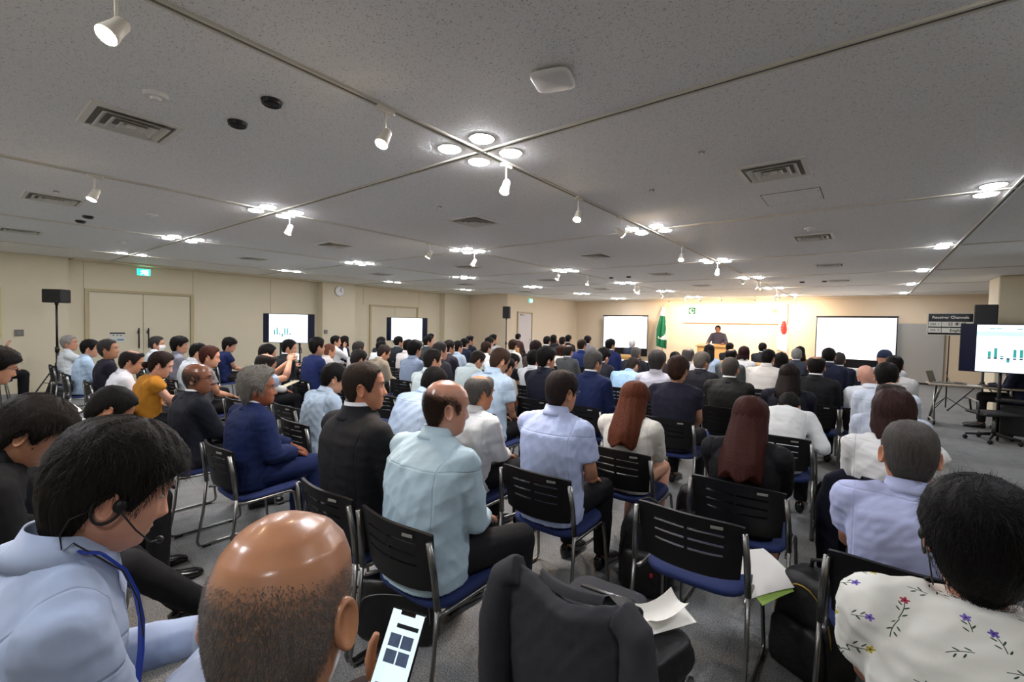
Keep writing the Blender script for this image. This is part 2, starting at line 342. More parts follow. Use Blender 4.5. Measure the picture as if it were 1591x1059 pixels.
# ---- black round ceiling speakers in pairs, detectors, access point, hatch, sprinklers
def ceil_round(name, label, cat, x, y, rad, h, mt, grille=False):
    r = thing(name, label, cat, (x, y, CEIL))
    MB().disc((0, 0, -h), rad * .9, h, 24, rad).build('housing', mt, r, smooth=False)
    if grille:
        for a in (0.75, 0.5, 0.25): 
            g = MB(); rr = lambda q_, z: np.stack([q_ * np.cos(an), q_ * np.sin(an), np.full(28, z)], 1); g.loft([rr(rad * a, -h), rr(rad * a, -h - .006), rr(rad * (a - .1), -h - .006), rr(rad * (a - .1), -h)], cap=False); g.build('grille_ring', M_DKMET, r)
    else: MB().disc((0, 0, -h - 0.012), rad * .35, 0.012, 16, rad * .45).build('sensor_tip', M_WHITE, r)
for i, (x, y) in enumerate([(-2.65, 1.17), (-3.11, 1.17), (-7.53, 1.17), (-7.98, 1.17), (-5.0, 10.2), (-4.55, 10.2), (-1.35, 13.1), (-0.9, 13.1)]):
    ceil_round('ceiling_speaker', ['black round ceiling speaker nearest the central track', 'black round ceiling speaker right of the large near vent', 'right one of two small black ceiling speakers, far left', 'left one of two small black ceiling speakers, far left', 'left black ceiling speaker far along the centre', 'right black ceiling speaker far along the centre', 'left black ceiling speaker near the stage', 'right black ceiling speaker near the stage'][i], 'ceiling speaker', x, y, 0.055, 0.022, M_BLACK, True)
for i, (x, y) in enumerate([(-3.1, 0.76), (-9.6, 1.9), (-0.6, 6.35), (-6.7, 1.6)]):
    ceil_round('smoke_detector', ['round white detector behind the large near vent', 'small white detector near the left wall doors', 'small white detector beyond the ceiling hatch', 'small white detector by the left vent'][i], 'smoke detector', x, y, 0.06, 0.02, M_WHITE)
for i, (x, y) in enumerate([(-0.95, 3.25), (-1.55, 3.9), (-3.55, 3.25), (-3.95, .05), (-6.3, .75)]):
    ceil_round('sprinkler_head', 'small sprinkler head in the ceiling, %s from the right' % ORD[i], 'sprinkler', x, y, 0.022, 0.012, M_STEEL)
r = thing('wifi_access_point', 'white rounded square access point on the ceiling', 'access point', (-1.255, 1.87, CEIL), 0.3)
ap = MB(); aa = np.linspace(0, 2 * PI, 32, endpoint=False)
sq = lambda s_, z: np.stack([s_ * np.sign(np.cos(aa)) * np.abs(np.cos(aa)) ** .45, s_ * np.sign(np.sin(aa)) * np.abs(np.sin(aa)) ** .45, np.full(32, z)], 1)
ap.loft([sq(0.085, -0.035), sq(0.098, -0.028), sq(0.1, -0.018), sq(0.09, -0.012)]); ap.build('shell', M_WHITE, r, smooth=True)
MB().box((0, 0, -0.007), (0.12, 0.1, 0.013)).build('mount_plate', M_DKMET, r)
r = thing('ceiling_hatch', 'flush square access hatch in the ceiling beyond the vent', 'hatch', (-0.6, 4.81, CEIL))
MB().box((0, 0, -0.001), (0.45, 0.43, 0.002)).build('seam', M_RAILD, r); MB().box((0, 0, -0.0017), (0.438, 0.418, 0.0025)).build('cover', M_CEIL, r)
for s_ in (-1, 1): MB().disc((0.205, s_ * .12, -0.004), 0.008, 0.003, 10).build('latch', M_STEEL, r)
# ---- things on the left wall
M_GREEN = mat('exit_green', '#0fae7c', emit='#19c98f', estr=1.6); M_SIGNW = mat('exit_white', '#ffffff', emit='#eafff5', estr=2.0)
def exit_sign(label, loc, rz):
    r = thing('exit_sign', label, 'exit sign', loc, rz)     # faces local +x
    MB().box((0.02, 0, 0), (0.04, 0.26, 0.16), bevel=.005).build('case', M_WHITE, r)
    MB().box((0.0415, 0, 0), (0.003, 0.245, 0.145)).build('panel', M_GREEN, r)
    p = MB(); p.box((0.0435, 0.045, -0.005), (0.002, 0.075, 0.105)); p.build('doorway_mark', M_SIGNW, r)
    p = MB(); p.ball((0.0445, -0.02, 0.04), (.002, .013, .013), 10, 6); p.box((0.0445, -0.01, 0.005), (.002, .028, .05), rotx(.4)); p.box((0.0445, -.035, -.035), (.002, .05, .014), rotx(.6)); p.box((0.0445, 0.015, -.035), (.002, .014, .06), rotx(.5)); p.box((.0445, -.035, .008), (.002, .045, .012), rotx(-.5)); p.build('running_figure', M_SIGNW, r)
exit_sign('green lit exit sign above the left double doors', (LX, 3.03, 2.62), 0.0)
exit_sign('green lit exit sign above the pale single door', (PX_, 15.25, 2.6), 0.0)
r = thing('wall_clock', 'round white clock on the projecting left wall', 'clock', (LX + 0.3, 7.85, 2.52))
cyl = lambda r_, x0, x1, n=28: [np.stack([np.full(n, xx), r_ * np.cos(np.linspace(0, 2 * PI, n, endpoint=False)), r_ * np.sin(np.linspace(0, 2 * PI, n, endpoint=False))], 1) for xx in (x0, x1)]
MB().loft(cyl(0.165, 0, 0.04)).build('rim', mat('clock_rim', '#b9b4a6', .4), r); MB().loft(cyl(0.15, 0.038, 0.043)).build('dial', M_WHITE, r)
hh = MB(); hh.box((0.045, 0.02, 0.045), (.003, .012, .11), rotx(-.4)); hh.box((.045, .03, -.01), (.003, .012, .08), rotx(1.1)); hh.build('hands', M_BLACK, r)
tk = MB()
for a in range(12): tk.box((0.044, .128 * math.cos(a * PI / 6), .128 * math.sin(a * PI / 6)), (.002, .02, .006), rotx(a * PI / 6))
tk.build('hour_marks', M_BLACK, r)
M_SW = mat('switch_grey', '#77756d', .5)
for i, (x, y, z, w_, h_) in enumerate([(LX + .12, 1.03, 1.21, .13, .13), (LX + .3, 7.4, 1.25, .12, .12), (LX + .3, 12.6, 1.3, .1, .1), (PX_ + .0, 15.9, 1.2, .1, .1)]):
    r = thing('wall_switch', ['grey switch plate on the wall at far left', 'grey switch plate under the wall clock', 'small switch plate on the far left wall', 'small plate beside the pale door'][i], 'switch', (x, y, z))
    MB().box((0.008, 0, 0), (0.016, w_, h_), bevel=.004).build('plate', M_SW if i < 2 else M_WHITE, r); MB().box((0.018, 0, 0), (.008, w_ * .35, h_ * .5)).build('rocker', M_STEEL, r)
r = thing('door_notice', 'white notice sheet taped to the left double door', 'notice', (LX + .028, 2.55, 1.11))
MB().box((0, 0, 0), (.002, .26, .22)).build('sheet', mat('notice_paper', '#cfd0c6', .6), r); MB().box((.002, 0, .09), (.002, .27, .03)).build('header_band', M_BLACK, r)
p = MB(); [p.box((.002, yy, .04), (.002, .03, .025)) for yy in (-.07, 0, .06)]; p.build('icon_row', M_SW, r); MB().box((.002, .05, -.06), (.002, .12, .03)).build('footer_mark', mat('notice_blue', '#3d6f9a', .5), r)
MB().box((LX + .13, 0.35, 1.6), (.02, .9, 1.0)).build('wall_panel', mat('yellow_panel', '#cfc48e', .6), label='yellowish panel on the wall at the far left edge', cat='panel')
# ================================================================== stacking chairs
M_CHROME = mat('chair_tube', '#8e8e8b', 0.3, metal=1.0); M_SHELL = mat('chair_shell_black', '#0f0f11', 0.5, spec=.35, noise=0.15, bump=0.1, bscale=300)
M_SEAT = mat('chair_seat_blue', '#18295a', 0.85, noise=0.15, nscale=250, bump=0.3, bscale=500); M_GLIDE = mat('glide_rubber', '#0e0e0e', 0.7)
M_LABEL = mat('chair_label', '#8d8d86', .5)
def chair_meshes():
    me = {}
    def fn(u, v):   # u across -1..1, v 0..1 up
        x = u * (0.235 - 0.02 * (1 - v)); y = -0.045 * (1 - u * u) + 0.035 - 0.035 * v; z = 0.50 + 0.265 * v - 0.012 * abs(u) ** 4 * (1 if v > .5 else -1)
        return (x, y, z)
    us = [-1, -.93, -.8, -.68, -.5, -.3, -.1, -.03, .03, .1, .3, .5, .68, .8, .93, 1]; vv = [0, .08, .2, .38, .42, .56, .60, .74, .78, .9, 1]
    def skip(i, j): return j in (3, 5, 7) and (3 <= i <= 6 or 8 <= i <= 11)
    me['backrest'] = MB().panel(fn, us, vv, skip, 0.014).mesh('backrest', [M_SHELL])
    me['backrest'].set_sharp_from_angle(angle=0.7)
    s = MB(); n = 24; an = np.linspace(0, 2 * PI, n, endpoint=False)
    sup = lambda a, b, z, yc=0.255, tilt=0.03: np.stack([a * np.sign(np.cos(an)) * np.abs(np.cos(an)) ** .5, yc + b * np.sign(np.sin(an)) * np.abs(np.sin(an)) ** .5, z + tilt * np.sign(np.sin(an)) * np.abs(np.sin(an)) ** .5 * .3], 1)
    s.loft([sup(.205, .185, .405), sup(.222, .205, .412), sup(.232, .215, .428), sup(.225, .208, .444), sup(.19, .17, .448), sup(.1, .1, .446)]); me['seat'] = s.mesh('seat', [M_SEAT])
    for nm, sx in (('L', -1), ('R', 1)):
        t = MB(); x = sx
        t.tube([(x * .235, -.015, .735), (x * .245, 0.005, .6), (x * .25, .02, .46)], [.013, .014, .014], 8)
        t.tube([(x * .25, .02, .47), (x * .255, .0, .25), (x * .258, -.035, .05), (x * .258, -.025, .022), (x * .258, 0.005, .013), (x * .258, .2, .013), (x * .258, .40, .013), (x * .257, .425, .025), (x * .255, .43, .05), (x * .245, .40, .3), (x * .24, .385, .40), (x * .235, .36, .418), (x * .235, .1, .412), (x * .24, .03, .42)], .0095, 8)
        me['frame' + nm] = t.mesh('side_frame', [M_CHROME])
    g = MB().box((0, 0, 0.006), (.024, .05, .012), bevel=.003); me['glide'] = g.mesh('glide', [M_GLIDE], False)
    me['bar'] = MB().tube([(-.24, .3, .405), (.24, .3, .405)], .01, 8).mesh('crossbar', [M_CHROME])
    me['label'] = MB().box((.13, -.036, .738), (.05, .003, .012), rotz(.25)).mesh('maker_label', [M_LABEL], False)
    return me
CH = chair_meshes()
def chair(x, y, label, rz=0.0, detail=2):
    r = thing('stacking_chair', label, 'chair', (x, y, 0), rz, 'rows of black and blue stacking chairs')
    b = link('backrest', CH['backrest'], r); link('seat', CH['seat'], r)
    if detail >= 1: link('maker_label', CH['label'], b)
    for nm, sx in (('L', -1), ('R', 1)):
        fr = link('side_frame', CH['frame' + nm], r)
        if detail >= 1:
            for yy in (0.02, 0.37): link('glide', CH['glide'], fr, (sx * .258, yy, 0))
    link('crossbar', CH['bar'], r)
    return r
# ================================================================== people
rng = np.random.default_rng(7)
HZ = np.array([.1175, .1165, .112, .100, .080, .055, .030, .010, -.010, -.030, -.050, -.070, -.090, -.105, -.118, -.127, -.142, -.175, -.21])
HW = np.array([.002, .016, .031, .051, .066, .0745, .077, .0765, .0755, .0735, .071, .067, .060, .052, .046, .0475, .052, .054, .060])
HF = np.array([.004, .014, .026, .054, .077, .090, .095, .0925, .089, .090, .091, .0895, .087, .083, .066, .036, .022, .018, .018])
HB = np.array([-.020, -.034, -.048, -.072, -.090, -.100, -.103, -.102, -.098, -.092, -.083, -.073, -.065, -.061, -.059, -.058, -.059, -.064, -.074])
NZ = ([-.06, -.053, -.043, -.037, -.02, 0, .014], [0, .006, .020, .023, .015, .006, 0])
def headsurf(th, z, face=True):
    th, z = np.broadcast_arrays(np.asarray(th, float), np.asarray(z, float))
    w_ = np.interp(z, HZ[::-1], HW[::-1]); f = np.interp(z, HZ[::-1], HF[::-1]); b = np.interp(z, HZ[::-1], HB[::-1])
    s, c = np.sin(th), np.cos(th)
    x = w_ * np.sign(s) * np.abs(s) ** .92; y = np.where(c >= 0, f * np.abs(c) ** .85, b * np.abs(c) ** .95)
    if face:
        fr = (c > 0.2)
        ax = np.abs(x)
        d = np.exp(-(x / .0115) ** 2) * np.interp(z, *NZ)
        d = d + .006 * np.exp(-((ax - .012) / .008) ** 2 - ((z + .043) / .008) ** 2)
        d = d - .008 * np.exp(-((ax - .032) / .015) ** 2 - ((z - .002) / .011) ** 2)
        d = d + .004 * np.exp(-((ax - .03) / .025) ** 2 - ((z - .024) / .009) ** 2)
        d = d + .006 * np.exp(-(x / .021) ** 2) * (np.exp(-((z + .067) / .0045) ** 2) + .9 * np.exp(-((z + .079) / .005) ** 2))
        d = d + .005 * np.exp(-(x / .02) ** 2 - ((z + .103) / .012) ** 2) + .004 * np.exp(-((ax - .045) / .018) ** 2 - ((z + .03) / .018) ** 2)
        y = y + np.where(fr, d, 0)
    return np.stack([x, y, z], -1)
def hairline(th, style):
    """lowest z of hair at angle th (0 = face)"""
    a = np.abs((th + PI) % (2 * PI) - PI) / PI * 180
    if style in ('long', 'bob'): return np.interp(a, [0, 25, 45, 60, 80, 100, 180], [.080, .074, .045, -.01, -.05, -.07, -.10])
    if style == 'mop': return np.interp(a, [0, 30, 50, 66, 76, 88, 98, 112, 130, 180], [.045, .045, .035, .02, -.03, -.005, .0, -.055, -.105, -.128])
    if style == 'curly': return np.interp(a, [0, 30, 50, 66, 76, 90, 104, 118, 140, 180], [.085, .08, .06, .03, -.03, -.004, -.01, -.06, -.1, -.115])
    return np.interp(a, [0, 30, 45, 62, 72, 80, 90, 102, 114, 135, 180], [.078, .074, .07, .035, -.018, -.02, .012, .01, -.045, -.085, -.100])
def hairtop(th, style):
    a = np.abs((th + PI) % (2 * PI) - PI) / PI * 180
    if style == 'bald': return np.interp(a, [0, 40, 60, 90, 120, 150, 180], [-.2, -.2, .02, .055, .060, .068, .072])
    if style == 'crown': return np.interp(a, [0, 50, 62, 90, 130, 180], [-.2, -.2, .07, .09, .080, .062])
    if style == 'tonsure': return np.interp(a, [0, 180], [.108, .095])
    return np.full(np.shape(a), .2)
def scalp_mask(th, z, style):
    if style in ('none', 'long', 'bob'): return np.zeros(np.shape(z))
    lo = hairline(th, style); hi = hairtop(th, style)
    return np.clip((z - lo) / (.05 if style == 'bald' else .018) + (.25 if style == 'bald' else .6), 0, 1) * np.clip((hi - z) / (.045 if style == 'bald' else .03) + .35, 0, 1)
# ---- upper-body bend
def bender(s, lean):
    ts = np.linspace(0, 1, 41); ang = lean * np.minimum(1, ts * 1.15) ** .8; dz = .62 * s / 40
    cy = np.concatenate([[0], np.cumsum(np.sin(ang[1:]) * dz)]); cz = np.concatenate([[0], np.cumsum(np.cos(ang[1:]) * dz)])
    def B(P):
        P = np.asarray(P, float); sh = P.shape; P = P.reshape(-1, 3)
        t = (P[:, 2] - .47) / .62; tc = np.clip(t, 0, 1); a = np.interp(tc, ts, ang); y = np.interp(tc, ts, cy); z = np.interp(tc, ts, cz)
        ex = np.where(t > 1, (t - 1) * .62 * s, np.where(t < 0, t * .62, 0))
        out = np.stack([P[:, 0] * max(s, .94), y + np.cos(a) * P[:, 1] * s + np.sin(a) * ex, .47 + z - np.sin(a) * P[:, 1] * s + np.cos(a) * ex], 1)
        return out.reshape(sh)
    return B, ang[-1]
def ik(Sh, W, l1, l2, pole):
    d = W - Sh; D = np.linalg.norm(d); u = d / (D + 1e-9); D2 = min(D, (l1 + l2) * .995)
    a = (l1 * l1 - l2 * l2 + D2 * D2) / (2 * D2); h = math.sqrt(max(0, l1 * l1 - a * a))
    p = np.asarray(pole, float); p = p - u * (p @ u); p /= np.linalg.norm(p) + 1e-9
    return Sh + u * a + p * h, Sh + u * D2
TOR = [(.45, .165, .125, .0), (.52, .176, .132, .0), (.62, .168, .124, .0), (.74, .170, .120, -.012), (.86, .182, .122, -.018), (.95, .186, .115, -.018), (1.01, .165, .096, -.012), (1.05, .115, .076, -.003), (1.085, .072, .064, .004)]
def hand(mb, W, d, up, side, seg, curl=0.35, sc_=1.0):
    """palm and five fingers; d = pointing direction, up = back of the hand, side = +1 when the thumb is at the local left"""
    d = np.asarray(d, float); d /= np.linalg.norm(d); up = np.asarray(up, float); up = up - d * (up @ d); up /= np.linalg.norm(up); l = np.cross(up, d) * side
    n = max(6, seg); an = np.linspace(0, 2 * PI, n, endpoint=False); rg_ = []
    for (t, wd, tk) in ((-.012, .024, .019), (.012, .027, .017), (.045, .039, .015), (.078, .041, .0125), (.09, .036, .009)):
        rg_.append(W + d * t * sc_ + sc_ * (np.cos(an)[:, None] * wd * l + np.sin(an)[:, None] * tk * up))
    mb.loft(rg_)
    for k, (off, ln, r0) in enumerate(((.028, .068, .0088), (.010, .078, .0092), (-.009, .072, .0088), (-.027, .056, .0078))):
        p = W + d * .078 * sc_ + l * off * sc_; pts = [p]; a = curl * .5; dd = d
        for q, fr in enumerate((.45, .31, .24)):
            a2 = a + curl * q * .9; dd = d * math.cos(a2) - up * math.sin(a2) + l * off * 2.0; p = p + dd * ln * fr * sc_; pts.append(p)
        mb.tube(pts, [r0 * sc_, r0 * .97 * sc_, r0 * .88 * sc_, r0 * .62 * sc_], max(5, seg - 2))
    p = W + d * .022 * sc_ + l * .024 * sc_; q1 = p + (d * .6 + l * .65 - up * .25) * .036 * sc_; q2 = q1 + (d * .92 + l * .25 - up * .3) * .03 * sc_; q3 = q2 + (d * .95 - up * .3) * .022 * sc_
    mb.tube([p, q1, q2, q3], [.013 * sc_, .0115 * sc_, .0095 * sc_, .0065 * sc_], max(5, seg - 2))
# ---- materials of people
def skin_mat(c, hairc, shiny=False):
    key = 'skin_%s_%s%s' % (c, hairc, shiny)
    if key in MATS: return MATS[key]
    mt = mat(key, c, 0.48 if not shiny else .3, spec=0.4, coat=.25 if shiny else 0); nt = mt.node_tree; N = nt.nodes; L = nt.links; b = N['Principled BSDF']
    at = N.new('ShaderNodeAttribute'); at.attribute_name = 'scalp'; tc = N.new('ShaderNodeTexCoord'); nz = N.new('ShaderNodeTexNoise'); nz.inputs['Scale'].default_value = 22; nz.inputs['Detail'].default_value = 4; L.new(tc.outputs['Object'], nz.inputs['Vector'])
    rgb = lin(c); mx = N.new('ShaderNodeMix'); mx.data_type = 'RGBA'; mx.inputs[6].default_value = (rgb[0] * .86, rgb[1] * .78, rgb[2] * .76, 1); mx.inputs[7].default_value = (min(1, rgb[0] * 1.1), rgb[1] * 1.12, rgb[2] * 1.12, 1); L.new(nz.outputs['Fac'], mx.inputs[0])
    m2 = N.new('ShaderNodeMix'); m2.data_type = 'RGBA'; h = lin(hairc); m2.inputs[7].default_value = (*h, 1); L.new(mx.outputs[2], m2.inputs[6]); L.new(at.outputs['Fac'], m2.inputs[0]); L.new(m2.outputs[2], b.inputs['Base Color'])
    b.inputs['Subsurface Weight'].default_value = 0.08; b.inputs['Subsurface Radius'].default_value = (.01, .004, .002); b.inputs['Subsurface Scale'].default_value = 0.5
    return mt
def hair_mat(c, gloss=.56):
    key = 'hair_' + c
    if key in MATS: return MATS[key]
    mt = mat(key, c, gloss, spec=.12, noise=.55, nscale=120, bump=1.0, bscale=170, stretch=(1, 1, .15)); return mt
def cloth_mat(kind, c):
    key = kind + '_' + c
    if key in MATS: return MATS[key]
    if c == 'floral': return floral_mat(key)
    mt = mat(key, c, 0.8 if kind != 'suit' else .75, spec=.25, noise=.05, nscale=14, bump=.25, bscale=22)
    if kind in ('shirt', 'short', 'suit'):      # yoke, sleeve and centre-back seams as fine relief
        nt = mt.node_tree; N = nt.nodes; L = nt.links; b = N['Principled BSDF']; bp = b.inputs['Normal'].links[0].from_node
        tc = N.new('ShaderNodeTexCoord'); sx = N.new('ShaderNodeSeparateXYZ'); L.new(tc.outputs['Object'], sx.inputs[0])
        def line(sock, c0, w_, absx=False):
            if absx: a0 = N.new('ShaderNodeMath'); a0.operation = 'ABSOLUTE'; L.new(sock, a0.inputs[0]); sock = a0.outputs[0]
            a1 = N.new('ShaderNodeMath'); a1.operation = 'SUBTRACT'; a1.inputs[1].default_value = c0; L.new(sock, a1.inputs[0]); a2 = N.new('ShaderNodeMath'); a2.operation = 'ABSOLUTE'; L.new(a1.outputs[0], a2.inputs[0])
            a3 = N.new('ShaderNodeMapRange'); a3.inputs['From Min'].default_value = 0; a3.inputs['From Max'].default_value = w_; L.new(a2.outputs[0], a3.inputs['Value']); return a3.outputs[0]
        h = line(sx.outputs['X'], 0.163, .005, True)
        parts = [line(sx.outputs['X'], 0.0, .004)] if kind == 'suit' else [line(sx.outputs['Z'], .965, .005)]
        for p_ in parts: mn = N.new('ShaderNodeMath'); mn.operation = 'MINIMUM'; L.new(h, mn.inputs[0]); L.new(p_, mn.inputs[1]); h = mn.outputs[0]
        b2 = N.new('ShaderNodeBump'); b2.inputs['Strength'].default_value = .8; b2.inputs['Distance'].default_value = .003; L.new(h, b2.inputs['Height']); L.new(bp.outputs[0], b2.inputs['Normal']); L.new(b2.outputs[0], b.inputs['Normal'])
    return mt
def floral_mat(key):
    """white cotton printed with small sprigs: one sprig per Voronoi cell, turned at random"""
    mt = mat(key, '#e6e6de', .8, spec=.25, bump=.25, bscale=18); nt = mt.node_tree; N = nt.nodes; L = nt.links; b = N['Principled BSDF']
    def M(op, a, b_=None, c_=None):
        n = N.new('ShaderNodeMath'); n.operation = op
        for i_, q in enumerate((a, b_, c_)):
            if q is None: continue
            if isinstance(q, (int, float)): n.inputs[i_].default_value = q
            else: L.new(q, n.inputs[i_])
        return n.outputs[0]
    tc = N.new('ShaderNodeTexCoord'); sx = N.new('ShaderNodeSeparateXYZ'); L.new(tc.outputs['Object'], sx.inputs[0])
    cb = N.new('ShaderNodeCombineXYZ'); L.new(sx.outputs['X'], cb.inputs[0]); L.new(M('MULTIPLY_ADD', sx.outputs['Y'], .8, sx.outputs['Z']), cb.inputs[1])
    v = N.new('ShaderNodeTexVoronoi'); v.voronoi_dimensions = '2D'; v.inputs['Scale'].default_value = 13; v.inputs['Randomness'].default_value = .75; L.new(cb.outputs[0], v.inputs['Vector'])
    df = N.new('ShaderNodeVectorMath'); df.operation = 'SUBTRACT'; L.new(cb.outputs[0], df.inputs[0]); L.new(v.outputs['Position'], df.inputs[1])
    sp = N.new('ShaderNodeSeparateColor'); L.new(v.outputs['Color'], sp.inputs[0])
    ro = N.new('ShaderNodeVectorRotate'); ro.rotation_type = 'Z_AXIS'; L.new(df.outputs[0], ro.inputs['Vector']); L.new(M('MULTIPLY', sp.outputs[2], 6.28), ro.inputs['Angle'])
    s2 = N.new('ShaderNodeSeparateXYZ'); L.new(ro.outputs[0], s2.inputs[0]); X, Y = s2.outputs['X'], s2.outputs['Y']
    rad = M('SQRT', M('ADD', M('MULTIPLY', X, X), M('MULTIPLY', Y, Y))); ang = M('ARCTAN2', Y, X)
    petal = M('LESS_THAN', rad, M('MULTIPLY_ADD', M('SINE', M('MULTIPLY', ang, 5)), .0022, .0075)); heart = M('LESS_THAN', rad, .0022)
    bend = M('MULTIPLY_ADD', M('SINE', M('MULTIPLY', Y, 70)), .0025, X)
    stem = M('MULTIPLY', M('LESS_THAN', M('ABSOLUTE', bend), .0009), M('MULTIPLY', M('LESS_THAN', Y, 0), M('GREATER_THAN', Y, -.055)))
    leaf = stem
    for (lx, ly, s_) in ((.007, -.02, .9), (-.007, -.028, -.9), (.007, -.040, .9), (-.006, -.012, -.9)):
        dx, dy = M('SUBTRACT', X, lx), M('SUBTRACT', Y, ly); u_ = M('ADD', M('MULTIPLY', dx, .64), M('MULTIPLY', dy, s_ * .77)); w_ = M('SUBTRACT', M('MULTIPLY', dy, .64), M('MULTIPLY', dx, s_ * .77))
        e_ = M('ADD', M('POWER', M('ABSOLUTE', M('DIVIDE', u_, .0058)), 2), M('POWER', M('ABSOLUTE', M('DIVIDE', w_, .0016)), 2)); leaf = M('MAXIMUM', leaf, M('LESS_THAN', e_, 1))
    cr = N.new('ShaderNodeValToRGB'); cr.color_ramp.interpolation = 'CONSTANT'; e = cr.color_ramp.elements
    e[0].color = (*lin('#6a55b0'), 1); e[1].position = .35; e[1].color = (*lin('#b23a4c'), 1); q = e.new(.6); q.color = (*lin('#7d66c0'), 1); q = e.new(.8); q.color = (*lin('#b7a93a'), 1); L.new(sp.outputs[0], cr.inputs[0])
    x1 = N.new('ShaderNodeMix'); x1.data_type = 'RGBA'; x1.inputs[6].default_value = (*lin('#e6e6de'), 1); x1.inputs[7].default_value = (*lin('#35503c'), 1); L.new(leaf, x1.inputs[0])
    x2 = N.new('ShaderNodeMix'); x2.data_type = 'RGBA'; L.new(x1.outputs[2], x2.inputs[6]); L.new(cr.outputs[0], x2.inputs[7]); L.new(M('MULTIPLY', petal, M('GREATER_THAN', sp.outputs[1], .3)), x2.inputs[0])
    x3 = N.new('ShaderNodeMix'); x3.data_type = 'RGBA'; L.new(x2.outputs[2], x3.inputs[6]); x3.inputs[7].default_value = (*lin('#3a2a50'), 1); L.new(M('MULTIPLY', heart, M('GREATER_THAN', sp.outputs[1], .3)), x3.inputs[0]); L.new(x3.outputs[2], b.inputs['Base Color'])
    return mt
M_EYEW = mat('eye_white', '#cfcac2', .3); M_SHOE = mat('shoe_black', '#101012', .22, coat=.3); M_GLASS = mat('spectacle_metal', '#3a352f', .35, metal=.7); M_TIE = None
BAKE = []       # garments waiting for the remesh pass: (object, seed, wrinkle, clamp)
def garment(mb, name, mt, parent, voxel, smooth, seed, wr, clamp=True):
    o = mb.build(name, mt, parent, smooth=True); r_ = o.modifiers.new('remesh', 'REMESH'); r_.mode = 'VOXEL'; r_.voxel_size = voxel; r_.use_smooth_shade = True
    s_ = o.modifiers.new('smooth', 'SMOOTH'); s_.factor = .5; s_.iterations = smooth; BAKE.append((o, seed, wr, clamp)); return o
def bake_garments():
    bpy.context.view_layer.update(); dg = bpy.context.evaluated_depsgraph_get(); old = []
    for o, seed, wr, clamp in BAKE:
        me = bpy.data.meshes.new_from_object(o.evaluated_get(dg), depsgraph=dg); n = len(me.vertices); P = np.empty(n * 3); me.vertices.foreach_get('co', P); P = P.reshape(-1, 3); Nn = np.empty(n * 3); me.vertices.foreach_get('normal', Nn); Nn = Nn.reshape(-1, 3)
        if wr:
            kmax = 95 if n > 9000 else 60
            g = np.random.default_rng(seed); d = np.zeros(n); W_ = P + .03 * np.sin(P[:, [1, 2, 0]] * 11 + g.uniform(0, 6, 3))
            for q in range(7):
                k_ = g.normal(size=3) * np.array([1.0, .7, 1.25]); k_ *= g.uniform(24, kmax) / np.linalg.norm(k_); s_ = np.abs(np.sin(W_ @ k_ + g.uniform(0, 6))); d += (.75 - s_ ** .7) * g.uniform(.4, 1) * 30 / (15 + .5 * np.linalg.norm(k_))
            P = P + Nn * (wr * d / 2.2)[:, None]
        if clamp == 'top':
            P[:, 1] = np.where(P[:, 2] < .80, np.maximum(P[:, 1], -.150 + .02 * np.abs(P[:, 0])), P[:, 1]); P[:, 2] = np.maximum(P[:, 2], .452)
        elif clamp == 'leg':
            P[:, 2] = np.where(P[:, 1] < .36, np.maximum(P[:, 2], .453), P[:, 2]); P[:, 1] = np.maximum(P[:, 1], -.145)
        me.vertices.foreach_set('co', P.reshape(-1)); me.update(); me.name = o.name
        old.append((o, me))
    BAKE.clear()
    for o, me in old:
        od = o.data; o.modifiers.clear(); o.data = me; bpy.data.meshes.remove(od)
LEGS = {}
def legs_mesh(kind, lod):
    mb = MB(); seg = (14, 10, 8)[lod]
    mb.ball((0, .0, .535), (.172, .125, .092), seg + 4, 8)
    J = {'std': [((.09, .02, .535), (.125, .43, .535), (.125, .43, .10)), ((-.09, .02, .535), (-.125, .43, .535), (-.125, .42, .10))],
         'tuck': [((.09, .02, .535), (.11, .43, .53), (.10, .30, .10)), ((-.09, .02, .535), (-.11, .43, .53), (-.10, .27, .10))],
         'wide': [((.09, .02, .535), (.23, .42, .54), (.20, .44, .10)), ((-.09, .02, .535), (-.23, .42, .54), (-.20, .40, .10))],
         'fwd': [((.09, .02, .535), (.11, .45, .52), (.13, .82, .12)), ((-.09, .02, .535), (-.12, .44, .53), (-.10, .72, .14))],
         'cross': [((.09, .02, .535), (.02, .45, .66), (-.12, .62, .36)), ((-.09, .02, .535), (-.09, .43, .53), (-.09, .42, .10))],
         'crossL': [((.09, .02, .535), (.10, .43, .53), (.09, .42, .10)), ((-.09, .02, .535), (-.10, .50, .70), (.12, .66, .42))],
         'stand': [((.09, .0, .52), (.10, .01, .12), (.10, .0, -.27)), ((-.09, .0, .52), (-.10, .01, .12), (-.10, .0, -.27))]}[kind]
    for h, k_, a in J:
        h, k_, a = map(np.array, (h, k_, a)); mb.tube([h, h * .5 + k_ * .5, k_], [.098, .085, .070], seg); mb.ball(k_, .07, seg, 6); mb.tube([k_, k_ * .55 + a * .45, a], [.068, .062, .052], seg)
    return mb, J
